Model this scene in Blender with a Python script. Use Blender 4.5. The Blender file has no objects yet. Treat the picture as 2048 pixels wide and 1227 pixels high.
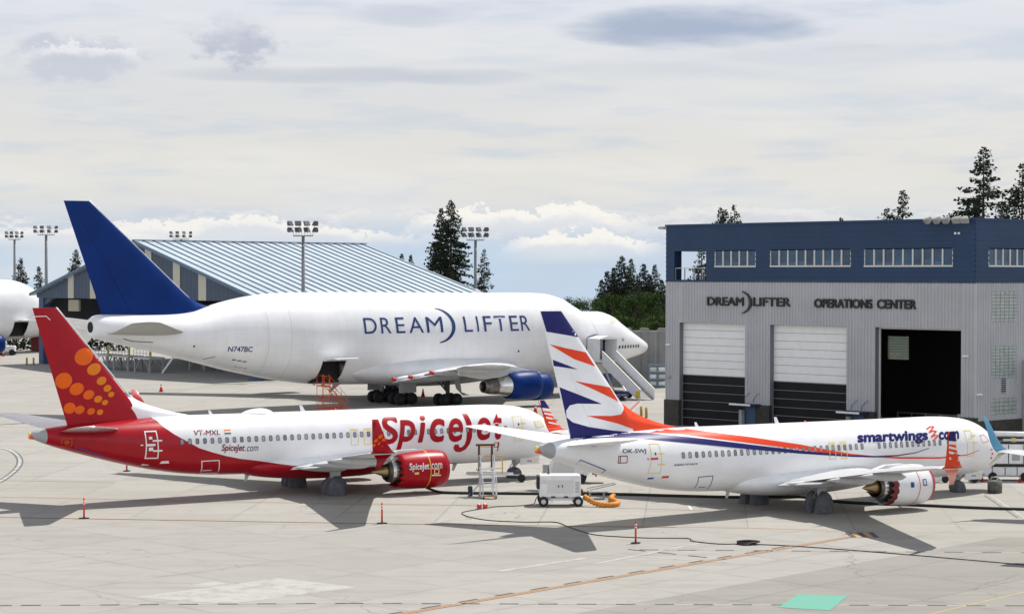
import bpy, bmesh, math, random
from mathutils import Matrix, Vector
R = math.radians
random.seed(7)
scn = bpy.context.scene
col = scn.collection

# ------------------------------------------------------------ camera, sky, sun, exposure
CAM_H, CAM_F, CAM_PITCH, CAM_ROLL = 15.80, 4309.2, 0.026055, 0.002354
cam_data = bpy.data.cameras.new("camera")
cam = bpy.data.objects.new("camera", cam_data); col.objects.link(cam)
cam_data.sensor_fit = 'HORIZONTAL'; cam_data.sensor_width = 36.0
cam_data.lens = CAM_F / 2048 * 36.0
cam_data.clip_start = 1.0; cam_data.clip_end = 12000.0
_c, _s = math.cos(CAM_PITCH), math.sin(CAM_PITCH)
_right = Vector((1, 0, 0)); _fwd = Vector((0, _c, -_s)); _up = Vector((0, _s, _c))
_cr, _sr = math.cos(CAM_ROLL), math.sin(CAM_ROLL)
_ix = _right * _cr + _up * _sr; _iy = _up * _cr - _right * _sr
_m = Matrix((_ix, _iy, -_fwd)).transposed().to_4x4(); _m.translation = (0, 0, CAM_H)
cam.matrix_world = _m
scn.camera = cam
scn.view_settings.view_transform = 'Standard'; scn.view_settings.look = 'None'
scn.view_settings.gamma = 1.0; scn.view_settings.exposure = 0.0
scn.view_settings.use_curve_mapping = False

SUN_DIR = Vector((0.42, 0.446, 1.0)).normalized()
SUN_EL = math.asin(SUN_DIR.z); SUN_AZ = math.atan2(SUN_DIR.x, SUN_DIR.y)
sun_data = bpy.data.lights.new("sun", 'SUN'); sun_data.energy = 4.8; sun_data.angle = R(0.6)
sun_data.color = (1.0, 0.955, 0.89)
sun = bpy.data.objects.new("sun", sun_data); col.objects.link(sun)
sun.rotation_mode = 'QUATERNION'
sun.rotation_quaternion = SUN_DIR.to_track_quat('Z', 'Y')

class NT:
    """tiny node-tree helper"""
    def __init__(s, tree): s.t = tree; s.n = tree.nodes; s.l = tree.links
    def node(s, typ, **kw):
        n = s.n.new(typ)
        for k, v in kw.items(): setattr(n, k, v)
        return n
    def put(s, sock, v):
        if v is None: return
        if isinstance(v, bpy.types.NodeSocket): s.l.new(v, sock)
        else:
            if sock.type == 'RGBA' and len(v) == 3: v = (*v, 1)
            sock.default_value = v
    def math(s, op, a, b=None, c=None, clamp=False):
        n = s.node('ShaderNodeMath', operation=op, use_clamp=clamp)
        for i, v in enumerate((a, b, c)): s.put(n.inputs[i], v)
        return n.outputs[0]
    def mix(s, f, a, b, blend='MIX'):
        n = s.node('ShaderNodeMix', data_type='RGBA', blend_type=blend)
        s.put(n.inputs[0], f); s.put(n.inputs[6], a); s.put(n.inputs[7], b)
        return n.outputs[2]
    def noise(s, vec, scale, detail=4, rough=.55):
        n = s.node('ShaderNodeTexNoise')
        s.put(n.inputs['Vector'], vec); n.inputs['Scale'].default_value = scale
        n.inputs['Detail'].default_value = detail; n.inputs['Roughness'].default_value = rough
        return n.outputs[0]
    def rng(s, v, a, b, c=0., d=1., smooth=True):
        n = s.node('ShaderNodeMapRange', interpolation_type='SMOOTHSTEP' if smooth else 'LINEAR')
        s.put(n.inputs[0], v)
        for i, x in enumerate((a, b, c, d)): n.inputs[1 + i].default_value = x
        return n.outputs[0]
    def sep(s, v):
        n = s.node('ShaderNodeSeparateXYZ'); s.put(n.inputs[0], v); return n.outputs
    def comb(s, x, y, z=0.0):
        n = s.node('ShaderNodeCombineXYZ')
        for i, v in enumerate((x, y, z)): s.put(n.inputs[i], v)
        return n.outputs[0]
    def curve(s, v, pts):
        n = s.node('ShaderNodeFloatCurve'); c = n.mapping.curves[0]
        n.mapping.use_clip = False
        while len(c.points) > 2: c.points.remove(c.points[1])
        c.points[0].location = pts[0]; c.points[1].location = pts[-1]
        for p in pts[1:-1]: c.points.new(*p)
        for p in c.points: p.handle_type = 'VECTOR'
        n.mapping.update(); s.put(n.inputs['Value'], v)
        return n.outputs[0]
    def ramp(s, v, stops):
        n = s.node('ShaderNodeValToRGB'); e = n.color_ramp.elements
        while len(e) < len(stops): e.new(.5)
        for k, (p, c) in enumerate(stops): e[k].position = p; e[k].color = (*c, 1)
        s.put(n.inputs[0], v); return n.outputs[0]

world = bpy.data.worlds.new("World"); scn.world = world; world.use_nodes = True
def build_sky():
    w = NT(world.node_tree); w.n.clear()
    d = w.node('ShaderNodeTexCoord').outputs['Generated']
    x, y, z = w.sep(d)
    u = w.math('ARCTAN2', x, y)
    v = z
    sky = w.node('ShaderNodeTexSky', sky_type='NISHITA', sun_disc=False)
    sky.sun_elevation = SUN_EL; sky.sun_rotation = SUN_AZ; sky.altitude = 150
    blue = w.mix(1.0, sky.outputs[0], (.085, .085, .085), 'MULTIPLY')
    # high overcast: tone by elevation
    ve = w.math('MULTIPLY', w.math('MAXIMUM', v, 0.0), 1.0)
    base = w.ramp(w.math('POWER', ve, .5), [(0.0, (.56, .70, .86)), (.09, (.60, .70, .83)), (.15, (.77, .775, .77)), (.20, (.80, .782, .740)),
                       (.28, (.745, .755, .775)), (.345, (.79, .81, .875)), (.45, (.70, .72, .79)), (.70, (.40, .43, .49)), (1.0, (.25, .28, .34))])
    st = w.noise(w.comb(w.math('MULTIPLY', u, 16.), w.math('MULTIPLY', v, 110.), .3), 1.0, 5, .55)
    st2 = w.noise(w.comb(w.math('MULTIPLY', u, 7.), w.math('MULTIPLY', v, 48.), 4.3), 1.0, 4, .5)
    f1 = w.rng(st, .46, .72)
    base = w.mix(w.math('MULTIPLY', f1, .62), base, (.59, .66, .775))
    base = w.mix(w.math('MULTIPLY', w.rng(st2, .45, .7), .40), base, (.90, .885, .86))
    # individual cloud shapes, fixed in the sky by azimuth and elevation
    wob = w.math('SUBTRACT', w.noise(w.comb(w.math('MULTIPLY', u, 60.), w.math('MULTIPLY', v, 110.), 1.7), 1.0, 6, .6), .5)
    wobs = w.math('SUBTRACT', w.noise(w.comb(w.math('MULTIPLY', u, 25.), w.math('MULTIPLY', v, 120.), 8.1), 1.0, 4, .5), .5)
    def blob(u0, v0, a, b, wb, k):
        du = w.math('DIVIDE', w.math('SUBTRACT', u, u0), a)
        dv = w.math('DIVIDE', w.math('SUBTRACT', v, v0), b)
        r = w.math('ADD', w.math('MULTIPLY', du, du), w.math('MULTIPLY', dv, dv))
        return w.math('SUBTRACT', 1.0, w.math('ADD', r, w.math('MULTIPLY', wb, k)))
    def soft(bl, amt): return w.math('MULTIPLY', w.rng(bl, -.35, .95), amt)
    for (u0, v0, a, b, k, amt, c) in (
            (.082, .1025, .060, .0095, 1.2, .92, (.38, .455, .61)), (.052, .1005, .030, .0060, .8, .40, (.42, .49, .63)), (-.051, .1075, .032, .0052, .9, .50, (.50, .56, .68)),
            (-.085, .0805, .070, .0040, 1.1, .55, (.52, .56, .65)), (-.020, .0800, .035, .0040, 1., .5, (.54, .58, .68)), (.05, .083, .06, .0045, 1.6, .30, (.60, .63, .71)),
            (.150, .090, .06, .006, 2., .26, (.58, .62, .72)), (.13, .0675, .05, .004, 2., .30, (.56, .68, .80)),
            (.235, .092, .03, .006, 1.4, .4, (.56, .64, .76))):
        base = w.mix(soft(blob(u0, v0, a, b, wobs, k * 1.6), amt), base, c)
    def cumulus(base, u0, v0, a, b, top, bot, amt):
        bl = blob(u0, v0, a, b, wob, 5.2)
        m = w.math('MULTIPLY', w.rng(bl, -.35, .75), amt)
        shade = w.rng(w.math('ADD', w.math('SUBTRACT', v, v0), w.math('MULTIPLY', wob, b * 4.2)), -b * .8, b * .8)
        return w.mix(m, base, w.mix(shade, bot, top))
    base = cumulus(base, -.128, .0975, .021, .0125, (.74, .75, .81), (.50, .53, .64), .85)
    # broken cumulus low over the horizon with blue between
    cu = w.noise(w.comb(w.math('MULTIPLY', u, 42.), w.math('MULTIPLY', v, 120.), 2.2), 1.0, 8, .60)
    band = w.math('MULTIPLY', w.rng(v, .002, .010), w.math('SUBTRACT', 1.0, w.rng(v, .0135, .024)))
    mc = w.math('MULTIPLY', w.math('MULTIPLY', w.rng(cu, .47, .58), band), .6)
    cs = w.noise(w.comb(w.math('MULTIPLY', u, 42.), w.math('MULTIPLY', w.math('ADD', v, .0016), 120.), 2.2), 1.0, 8, .60)
    lit = w.rng(w.math('SUBTRACT', cu, cs), -.06, .07)
    base = w.mix(mc, base, w.mix(lit, (.97, .94, .89), (.66, .70, .78)))
    billow = w.noise(w.comb(w.math('MULTIPLY', u, 150.), w.math('MULTIPLY', v, 210.), 5.5), 1.0, 9, .64)
    big = w.noise(w.comb(w.math('MULTIPLY', u, 30.), w.math('MULTIPLY', v, 40.), 3.1), 1.0, 4, .5)
    def heap(base, u0, v0, a, b, amt, top=(1.0, .97, .92), mid=(.78, .81, .86)):
        # a cumulus bank: crisp lit crown, base dissolving into the blue
        du = w.math('DIVIDE', w.math('SUBTRACT', u, u0), a); dv = w.math('DIVIDE', w.math('SUBTRACT', v, v0), b)
        n = w.math('ADD', w.math('MULTIPLY', w.math('SUBTRACT', billow, .5), 3.0), w.math('MULTIPLY', w.math('SUBTRACT', big, .5), 2.6))
        crown = w.math('ADD', w.math('SUBTRACT', w.math('SUBTRACT', 1.0, w.math('MULTIPLY', du, du)), dv), n)
        m = w.math('MULTIPLY', w.rng(crown, 0., .22), w.rng(dv, -1.6, .1)); m = w.math('MULTIPLY', m, w.rng(w.math('ABSOLUTE', du), 1.25, .55))
        sh = w.math('ADD', w.rng(crown, 1.5, .1), w.math('MULTIPLY', w.math('SUBTRACT', billow, .5), 1.9))
        return w.mix(w.math('MULTIPLY', m, amt), base, w.mix(w.rng(sh, .15, .85), mid, top))
    base = w.mix(w.math('MULTIPLY', w.rng(blob(-.199, .0865, .030, .0105, wob, 3.6), -.3, .7), .85), base, (.60, .625, .71)); base = heap(base, -.194, .0900, .026, .0058, .8, (.90, .895, .93), (.60, .625, .71)); base = heap(base, .010, .0135, .060, .0066, .95); base = heap(base, -.12, .0080, .080, .0062, .85); base = heap(base, .033, .0035, .036, .0068, .95); base = heap(base, -.21, .006, .05, .004, .7); base = heap(base, .10, .0150, .06, .0045, .65, (.86, .85, .84), (.70, .72, .77))
    if 0: base = cumulus(base, .010, .0115, .036, .0085, (.98, .95, .90), (.66, .70, .78), .95)
    if 0: base = cumulus(base, .034, .0040, .030, .0050, (.98, .96, .92), (.70, .75, .83), .95)
    if 0: base = cumulus(base, .062, .0165, .03, .0045, (.80, .80, .80), (.64, .67, .73), .8)
    if 0: base = cumulus(base, -.115, .0075, .035, .004, (.93, .92, .89), (.68, .73, .80), .9)
    if 0: base = cumulus(base, -.055, .0105, .03, .004, (.93, .92, .90), (.68, .73, .80), .85)
    fin = w.mix(.92, blue, base)
    # unseen sky behind the viewer, brightened to fill the shaded sides
    back = w.math('MULTIPLY', w.rng(y, .35, -.75), w.rng(z, .85, .25))
    gain = w.math('ADD', 1.0, w.math('MULTIPLY', back, .75))
    fin = w.mix(1.0, fin, w.comb(gain, gain, gain), 'MULTIPLY')
    bg = w.node('ShaderNodeBackground'); w.put(bg.inputs[0], fin); bg.inputs[1].default_value = 1.0
    out = w.node('ShaderNodeOutputWorld'); w.l.new(bg.outputs[0], out.inputs[0])
build_sky()

# ------------------------------------------------------------ object helpers
def link(o): col.objects.link(o); return o
def tag(o, label=None, cat=None, group=None, kind=None):
    if label: o['label'] = label
    if cat: o['category'] = cat
    if group: o['group'] = group
    if kind: o['kind'] = kind
    return o
def thing(name, label, cat, loc=(0, 0, 0), rz=0., group=None):
    o = link(bpy.data.objects.new(name, None)); o.location = loc; o.rotation_euler = (0, 0, rz)
    o.empty_display_size = .5
    return tag(o, label, cat, group)
def copy_tree(o, parent=None):
    c = o.copy(); link(c)
    if parent is not None:
        c.parent = parent; c.matrix_parent_inverse = o.matrix_parent_inverse.copy()
    for ch in list(o.children): copy_tree(ch, c)
    return c
class MB:
    def __init__(s): s.v = []; s.f = []; s.mi = []; s.sm = []; s.M = None
    def add(s, verts, faces, mi=0, smooth=False):
        b = len(s.v)
        for p in verts:
            p = Vector(p)
            s.v.append(tuple(s.M @ p) if s.M else tuple(p))
        for f in faces: s.f.append(tuple(b + i for i in f)); s.mi.append(mi); s.sm.append(smooth)
        return s
    def box(s, a, b, mi=0):
        (x0, y0, z0), (x1, y1, z1) = a, b
        if x0 > x1: x0, x1 = x1, x0
        if y0 > y1: y0, y1 = y1, y0
        if z0 > z1: z0, z1 = z1, z0
        return s.add([(x0, y0, z0), (x1, y0, z0), (x1, y1, z0), (x0, y1, z0), (x0, y0, z1), (x1, y0, z1), (x1, y1, z1), (x0, y1, z1)],
              [(0, 3, 2, 1), (4, 5, 6, 7), (0, 1, 5, 4), (1, 2, 6, 5), (2, 3, 7, 6), (3, 0, 4, 7)], mi)
    def rbox(s, a, b, r=.05, mi=0):
        """box with chamfered edges"""
        bm = bmesh.new(); bmesh.ops.create_cube(bm, size=1)
        for v in bm.verts: v.co = Vector([(a[i] + b[i]) / 2 + v.co[i] * abs(b[i] - a[i]) for i in range(3)])
        bmesh.ops.bevel(bm, geom=bm.edges[:], offset=r, segments=2, affect='EDGES', profile=.5)
        bm.verts.index_update()
        s.add([v.co.copy() for v in bm.verts], [[v.index for v in f.verts] for f in bm.faces], mi, False); bm.free(); return s
    def bar(s, p, q, w, h=None, mi=0):
        p, q = Vector(p), Vector(q); d = q - p
        if d.length < 1e-6: return s
        h = h or w; d.normalize()
        a = d.cross(Vector((0, 0, 1)))
        if a.length < .05: a = d.cross(Vector((0, 1, 0)))
        a.normalize(); b = a.cross(d).normalized()
        vs = []
        for c in (p, q):
            for i, j in ((-1, -1), (1, -1), (1, 1), (-1, 1)): vs.append(c + a * (w / 2 * i) + b * (h / 2 * j))
        return s.add(vs, [(0, 1, 2, 3), (7, 6, 5, 4), (0, 4, 5, 1), (1, 5, 6, 2), (2, 6, 7, 3), (3, 7, 4, 0)], mi)
    def tube(s, pts, r, n=8, mi=0, caps=True, rad=None):
        pts = [Vector(p) for p in pts]; vs = []; fs = []; prev = None
        for i, p in enumerate(pts):
            d = (pts[min(i + 1, len(pts) - 1)] - pts[max(i - 1, 0)]).normalized()
            if prev is None:
                a = d.cross(Vector((0, 0, 1)))
                if a.length < .05: a = d.cross(Vector((0, 1, 0)))
            else: a = prev - d * prev.dot(d)
            a.normalize(); prev = a; b = d.cross(a); rr = rad[i] if rad else r
            for k in range(n):
                t = 2 * math.pi * k / n; vs.append(p + (a * math.cos(t) + b * math.sin(t)) * rr)
        for i in range(len(pts) - 1):
            for k in range(n): fs.append((i * n + k, i * n + (k + 1) % n, (i + 1) * n + (k + 1) % n, (i + 1) * n + k))
        s.add(vs, fs, mi, True)
        if caps: s.add(vs[:n], [tuple(range(n))[::-1]], mi); s.add(vs[-n:], [tuple(range(n))], mi)
        return s
    def cyl(s, p, q, r0, r1=None, n=16, mi=0): return s.tube([p, q], r0, n, mi, True, [r0, r0 if r1 is None else r1])
    def loft(s, rings, closed=True, cap0=False, cap1=False, mi=0, smooth=True):
        n = len(rings[0]); vs = [p for r in rings for p in r]; fs = []
        for i in range(len(rings) - 1):
            for k in range(n if closed else n - 1): fs.append((i * n + k, i * n + (k + 1) % n, (i + 1) * n + (k + 1) % n, (i + 1) * n + k))
        s.add(vs, fs, mi, smooth)
        if cap0: s.add(rings[0], [tuple(range(n))[::-1]], mi)
        if cap1: s.add(rings[-1], [tuple(range(n))], mi)
        return s
    def prism(s, poly, lo, hi, axis='z', mi=0):
        """extrude a 2-D polygon between lo and hi along an axis"""
        def P(a, b, c): return {'z': (a, b, c), 'y': (a, c, b), 'x': (c, a, b)}[axis]
        n = len(poly)
        vs = [P(a, b, lo) for a, b in poly] + [P(a, b, hi) for a, b in poly]
        return s.add(vs, [tuple(range(n))[::-1], tuple(range(n, 2 * n))] + [(i, (i + 1) % n, n + (i + 1) % n, n + i) for i in range(n)], mi)
    def build(s, name, mats, parent=None, sharp=None):
        me = bpy.data.meshes.new(name); me.from_pydata(s.v, [], s.f); me.update()
        for m in (mats if isinstance(mats, (list, tuple)) else [mats]): me.materials.append(m)
        me.polygons.foreach_set('material_index', s.mi); me.polygons.foreach_set('use_smooth', s.sm)
        bm = bmesh.new(); bm.from_mesh(me)
        if len(bm.verts) < 60000: bmesh.ops.remove_doubles(bm, verts=bm.verts[:], dist=1e-5)
        bmesh.ops.recalc_face_normals(bm, faces=bm.faces[:]); bm.to_mesh(me); bm.free()
        if sharp: me.set_sharp_from_angle(angle=R(sharp))
        o = link(bpy.data.objects.new(name, me))
        if parent is not None: o.parent = parent
        return o

# ------------------------------------------------------------ materials
MATS = {}
def mat(name, c, rough=.5, metal=0., coat=0., var=0., vs=1.5, bump=0., bs=20., trans=0., spec=.5, emit=None, grid=None, c2=None, stretch=(1, 1, 1)):
    if name in MATS: return MATS[name]
    m = bpy.data.materials.new(name); m.use_nodes = True; MATS[name] = m
    t = NT(m.node_tree); b = t.n['Principled BSDF']
    b.inputs['Roughness'].default_value = rough; b.inputs['Metallic'].default_value = metal
    b.inputs['Coat Weight'].default_value = coat; b.inputs['Coat Roughness'].default_value = .08
    b.inputs['Transmission Weight'].default_value = trans; b.inputs['Specular IOR Level'].default_value = spec
    co = t.node('ShaderNodeTexCoord').outputs['Object']
    mp = t.node('ShaderNodeMapping'); t.l.new(co, mp.inputs[0]); mp.inputs['Scale'].default_value = stretch; co2 = mp.outputs[0]
    colr = (*c, 1)
    if var or c2:
        n = t.noise(co2, vs, 6, .6)
        lo = [max(0, x * (1 - var)) for x in c]; hi = [min(1, x * (1 + var)) for x in c] if not c2 else c2
        colr = t.mix(t.rng(n, .3, .7), lo if not c2 else c, hi)
        rv = t.math('ADD', rough - .06, t.math('MULTIPLY', n, .12)); t.put(b.inputs['Roughness'], rv)
    if grid:
        xs = t.sep(co); k = None
        for ax, pitch, wid in grid:
            f = t.math('FRACT', t.math('DIVIDE', xs[ax], pitch)); l = t.math('LESS_THAN', f, wid / pitch)
            k = l if k is None else t.math('MAXIMUM', k, l)
        colr = t.mix(t.math('MULTIPLY', k, .15), colr, (.25, .26, .28))
    t.put(b.inputs['Base Color'], colr)
    if emit: b.inputs['Emission Color'].default_value = (*emit[0], 1); b.inputs['Emission Strength'].default_value = emit[1]
    if bump:
        bn = t.node('ShaderNodeBump'); bn.inputs['Strength'].default_value = bump; bn.inputs['Distance'].default_value = .05
        t.l.new(t.noise(co2, bs, 5, .6), bn.inputs['Height']); t.l.new(bn.outputs[0], b.inputs['Normal'])
    return m
WHITE = mat('aircraft_white', (.80, .805, .82), .34, coat=.15, var=.05, vs=.9, stretch=(.5, 1, 1.2))
WING = mat('wing_grey', (.58, .59, .60), .38, var=.06, vs=.9)
WINGD = mat('underside_grey', (.46, .47, .48), .42, var=.08, vs=.9)
RED = mat('airline_red', (.36, .002, .011), .36, coat=.06, spec=.22, var=.05, vs=.5)
RED2 = mat('deep_red', (.25, .002, .009), .34, coat=.1, spec=.3, var=.05)
ORNG = mat('paint_orange', (.78, .120, .002), .4, spec=.25, var=.04)
ORANGE2 = mat('stripe_orange', (.76, .055, .012), .38, spec=.25, var=.04)
NAVY = mat('paint_navy', (.014, .014, .125), .38, spec=.22, var=.06)
BLUE = mat('jet_blue', (.001, .025, .155), .40, spec=.14, var=.12, vs=.4)
LETBL = mat('letter_blue', (.012, .035, .150), .35)
METAL = mat('bare_metal', (.62, .61, .60), .25, metal=1., var=.1)
DMETAL = mat('burnt_metal', (.20, .185, .17), .38, metal=.9, var=.15)
BRONZE = mat('bronze_cone', (.36, .25, .13), .32, metal=.9, var=.15)
TYRE = mat('tyre_rubber', (.018, .018, .019), .8, var=.2, vs=6)
RIM = mat('wheel_rim', (.55, .55, .56), .4, metal=.3)
STRUT = mat('gear_strut', (.42, .43, .44), .4, metal=.2, var=.1)
COVER = mat('grey_cloth', (.115, .119, .135), .85, var=.25, vs=3, bump=.5, bs=6)
BLACK = mat('black_paint', (.012, .012, .013), .5)
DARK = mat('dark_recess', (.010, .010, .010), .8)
HOSE = mat('black_hose', (.012, .012, .012), .55)
TAPEW = mat('white_tape', (.78, .78, .77), .6)
TAPEY = mat('yellow_tape', (.76, .62, .16), .6)
TAPEB = mat('blue_tape', (.020, .07, .28), .6)
WGREY = mat('window_grey', (.27, .285, .30), .35)
WGREYS = [WGREY, mat('window_grey_light', (.36, .37, .385), .35), mat('window_grey_dark', (.19, .20, .215), .3)]
WDARK = mat('window_rim', (.105, .112, .122), .4)
TXTR = mat('text_dark_red', (.22, .010, .03), .4)
TXTK = mat('text_black', (.02, .02, .025), .45)
CREAM = mat('cream_paint', (.70, .66, .55), .45)
SAFE = mat('safety_orange', (.72, .10, .012), .5, var=.08)
SRED = mat('safety_red', (.62, .028, .016), .45, var=.08)
YELL = mat('safety_yellow', (.70, .46, .04), .5, var=.1)
ALU = mat('aluminium', (.62, .63, .65), .35, metal=.6, var=.08)
EQW = mat('equipment_white', (.78, .79, .80), .4, var=.06, vs=2)
EQG = mat('equipment_grey', (.36, .37, .38), .5, var=.1)
F737=[(0.0,2.72,2.50,.06),(.12,3.0,2.22,.34),(.4,3.27,1.98,.64),(.9,3.58,1.74,.97),(1.5,3.93,1.56,1.22),(2.2,4.40,1.43,1.45),(3.0,4.76,1.34,1.63),(4.0,5.0,1.28,1.77),(5.5,5.15,1.24,1.86),(7,5.2,1.23,1.88),(13,5.22,1.27,1.88),(20,5.26,1.34,1.88),(25,5.29,1.40,1.88),(27,5.31,1.47,1.88),(29,5.32,1.65,1.85),(31,5.28,1.98,1.75),(33,5.20,2.44,1.56),(35,5.10,2.98,1.27),(36.5,5.02,3.42,1.0),(38,4.88,3.92,.62),(38.75,4.76,4.26,.28),(38.95,4.66,4.40,.14)]
FLCF=[(.2,5.22,4.85,.16),(.35,5.42,4.62,.55),(.8,5.66,4.36,1.02),(1.9,6.22,4.02,1.72),(3.3,6.98,3.72,2.25),(5.1,8.05,3.2,2.8),(6.2,8.75,2.92,3.0),(7.7,9.1,2.62,3.15),(9.0,9.1,2.42,3.25),(9.9,9.15,2.35,3.3),(11.6,9.85,2.2,3.5),(13.4,10.72,2.1,3.85),(15.5,11.18,2.02,4.1),(18,11.27,2.0,4.2),(24.3,11.33,2.0,4.22),(34,11.48,2.05,4.22),(41,11.58,2.2,4.22),(45,11.6,2.38,4.2),(49.2,11.55,2.9,4.1),(52,11.3,3.45,3.85),(54.8,10.8,4.05,3.45),(57,10.25,4.62,3.0),(58.7,9.85,5.05,2.7),(60.5,9.68,5.5,2.4),(62,9.65,5.88,2.15),(66,9.7,6.78,1.55),(68.2,9.72,7.3,1.2),(68.9,9.6,7.5,1.0),(69.25,9.38,7.75,.78)]
def interp(T,x):
    if x<=T[0][0]: return T[0][1:]
    if x>=T[-1][0]: return T[-1][1:]
    for i in range(len(T)-1):
        if x<=T[i+1][0]: break
    a,b=T[i],T[i+1]; h=b[0]-a[0]; t=(x-a[0])/h; out=[]
    for k in range(1,len(a)):
        d=(b[k]-a[k])/h
        d0=(a[k]-T[i-1][k])/(a[0]-T[i-1][0]) if i>0 else None
        d1=(T[i+2][k]-b[k])/(T[i+2][0]-b[0]) if i+2<len(T) else None
        def lim(p,q):
            if p is None or q is None: return q if p is None else p
            return 0 if p*q<=0 else 2*p*q/(p+q)
        m0=lim(d0,d) if d0 is not None else d*(1.6 if a[0]<1 else 1)
        m1=lim(d,d1) if d1 is not None else d
        t2,t3=t*t,t*t*t
        out.append((2*t3-3*t2+1)*a[k]+(t3-2*t2+t)*h*m0+(-2*t3+3*t2)*b[k]+(t3-t2)*h*m1)
    return out
def ysurf(T,X,Z,n=2.15,zr=.5):
    zt,zb,w=interp(T,X); zw=zb+(zt-zb)*zr
    t=(Z-zw)/(zt-zw) if Z>zw else (zw-Z)/(zw-zb)
    t=min(abs(t),1.0)
    return w*(1-t**n)**(1/n)
def fin_y(f,X,Z):
    # f=(xle_r,xte_r,z_r,xle_t,xte_t,z_t,tc)
    u=(Z-f[2])/(f[5]-f[2]); le=f[0]+(f[3]-f[0])*u; te=f[1]+(f[4]-f[1])*u; ch=te-le
    c=min(max((X-le)/ch,0),1)
    return 5*f[6]*ch*(.2969*c**.5-.126*c-.3516*c*c+.2843*c**3-.1036*c**4)
FIN737=(31.2,36.55,4.95,37.25,38.75,12.25,.10)
FINLCF=(56.9,68.0,9.5,69.37,71.95,20.35,.085)
# ------------------------------------------------------------ aircraft: X aft of the nose, Y to starboard, Z up
class Air:
    def __init__(s, root, X0): s.root = root; s.X0 = X0
    def p(s, X, Y, Z): return (s.X0 - X, -Y, Z)
def fus_rings(A, T, x0, x1, n=96, step=.25, ex=2.15, zr=.5, off=0.):
    xs = []; x = x0
    while x < x1 - 1e-6: xs.append(x); x += step if x - T[0][0] > 4 else min(step, .06 + (x - T[0][0]) * .12)
    xs.append(x1); out = []
    for x in xs:
        zt, zb, w = interp(T, x); zw = zb + (zt - zb) * zr; r = []
        for k in range(n):
            a = 2 * math.pi * k / n; ca, sa = math.cos(a), math.sin(a)
            yy = math.copysign(abs(ca) ** (2 / ex), ca) * w
            zz = math.copysign(abs(sa) ** (2 / ex), sa)
            zz = zw + (zz * (zt - zw) if zz > 0 else zz * (zw - zb))
            r.append(A.p(x, yy, zz))
        out.append(r)
    return out
def curve_mesh(splines=None, text=None, offset=0., shear=0., spacing=1.):
    """a filled flat outline (or the built-in font) as a bmesh in (u, v)"""
    if text is None:
        cd = bpy.data.curves.new('outline', 'CURVE'); cd.dimensions = '2D'; cd.fill_mode = 'BOTH'
        for pts in splines:
            sp = cd.splines.new('POLY'); sp.points.add(len(pts) - 1); sp.use_cyclic_u = True
            for q, p in zip(sp.points, pts): q.co = (p[0], p[1], 0, 1)
    else:
        cd = bpy.data.curves.new('outline', 'FONT'); cd.body = text; cd.fill_mode = 'FRONT'
        cd.offset = 0; cd.shear = shear; cd.space_character = spacing; cd.resolution_u = 6
    ob = bpy.data.objects.new('outline', cd)
    me = bpy.data.meshes.new_from_object(ob)
    bm = bmesh.new(); bm.from_mesh(me)
    bpy.data.objects.remove(ob); bpy.data.curves.remove(cd); bpy.data.meshes.remove(me)
    bmesh.ops.remove_doubles(bm, verts=bm.verts[:], dist=1e-5)
    if text is not None and offset > .004:   # heavier strokes: shifted copies, each a hair further out
        me = bpy.data.meshes.new('tmp'); bm.to_mesh(me)
        for i, (dx, dy) in enumerate(((1, 0), (-1, 0), (0, 1), (0, -1), (.7, .7), (-.7, .7), (.7, -.7), (-.7, -.7))):
            k = len(bm.verts); bm.from_mesh(me); bm.verts.ensure_lookup_table()
            for v in bm.verts[k:]: v.co.x += dx * offset; v.co.y += dy * offset; v.co.z = (i + 1) * .0007
        bpy.data.meshes.remove(me)
    return bm
def grid_cut(bm, step):
    for ax in (0, 1):
        lo = min(v.co[ax] for v in bm.verts); hi = max(v.co[ax] for v in bm.verts)
        k = math.floor(lo / step) + 1
        while k * step < hi:
            co = [0, 0, 0]; no = [0, 0, 0]; co[ax] = k * step; no[ax] = 1
            bmesh.ops.bisect_plane(bm, geom=bm.verts[:] + bm.edges[:] + bm.faces[:], plane_co=co, plane_no=no, dist=1e-5); k += 1
def decal_bm(A, bm, surf, eps, side=1, step=.18):
    grid_cut(bm, step)
    for v in bm.verts:
        X, Z = -v.co.x, v.co.y
        y = surf(X, Z) + eps + v.co.z
        v.co = A.p(X, side * y, Z)
    return bm
def bm_obj(bm, name, m, parent, smooth=True):
    bmesh.ops.recalc_face_normals(bm, faces=bm.faces[:])
    me = bpy.data.meshes.new(name); bm.to_mesh(me); bm.free()
    for x in (m if isinstance(m, (list, tuple)) else [m]): me.materials.append(x)
    o = link(bpy.data.objects.new(name, me)); o.parent = parent
    if smooth: me.polygons.foreach_set('use_smooth', [True] * len(me.polygons))
    return o
def decal(A, name, splines, surf, m, parent=None, eps=.012, side=1, step=.18, label=None):
    bm = curve_mesh([[(-x, z) for x, z in s] for s in splines])
    o = bm_obj(decal_bm(A, bm, surf, eps, side, step), name, m, parent or A.root)
    if label: o['label'] = label
    return o
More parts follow.
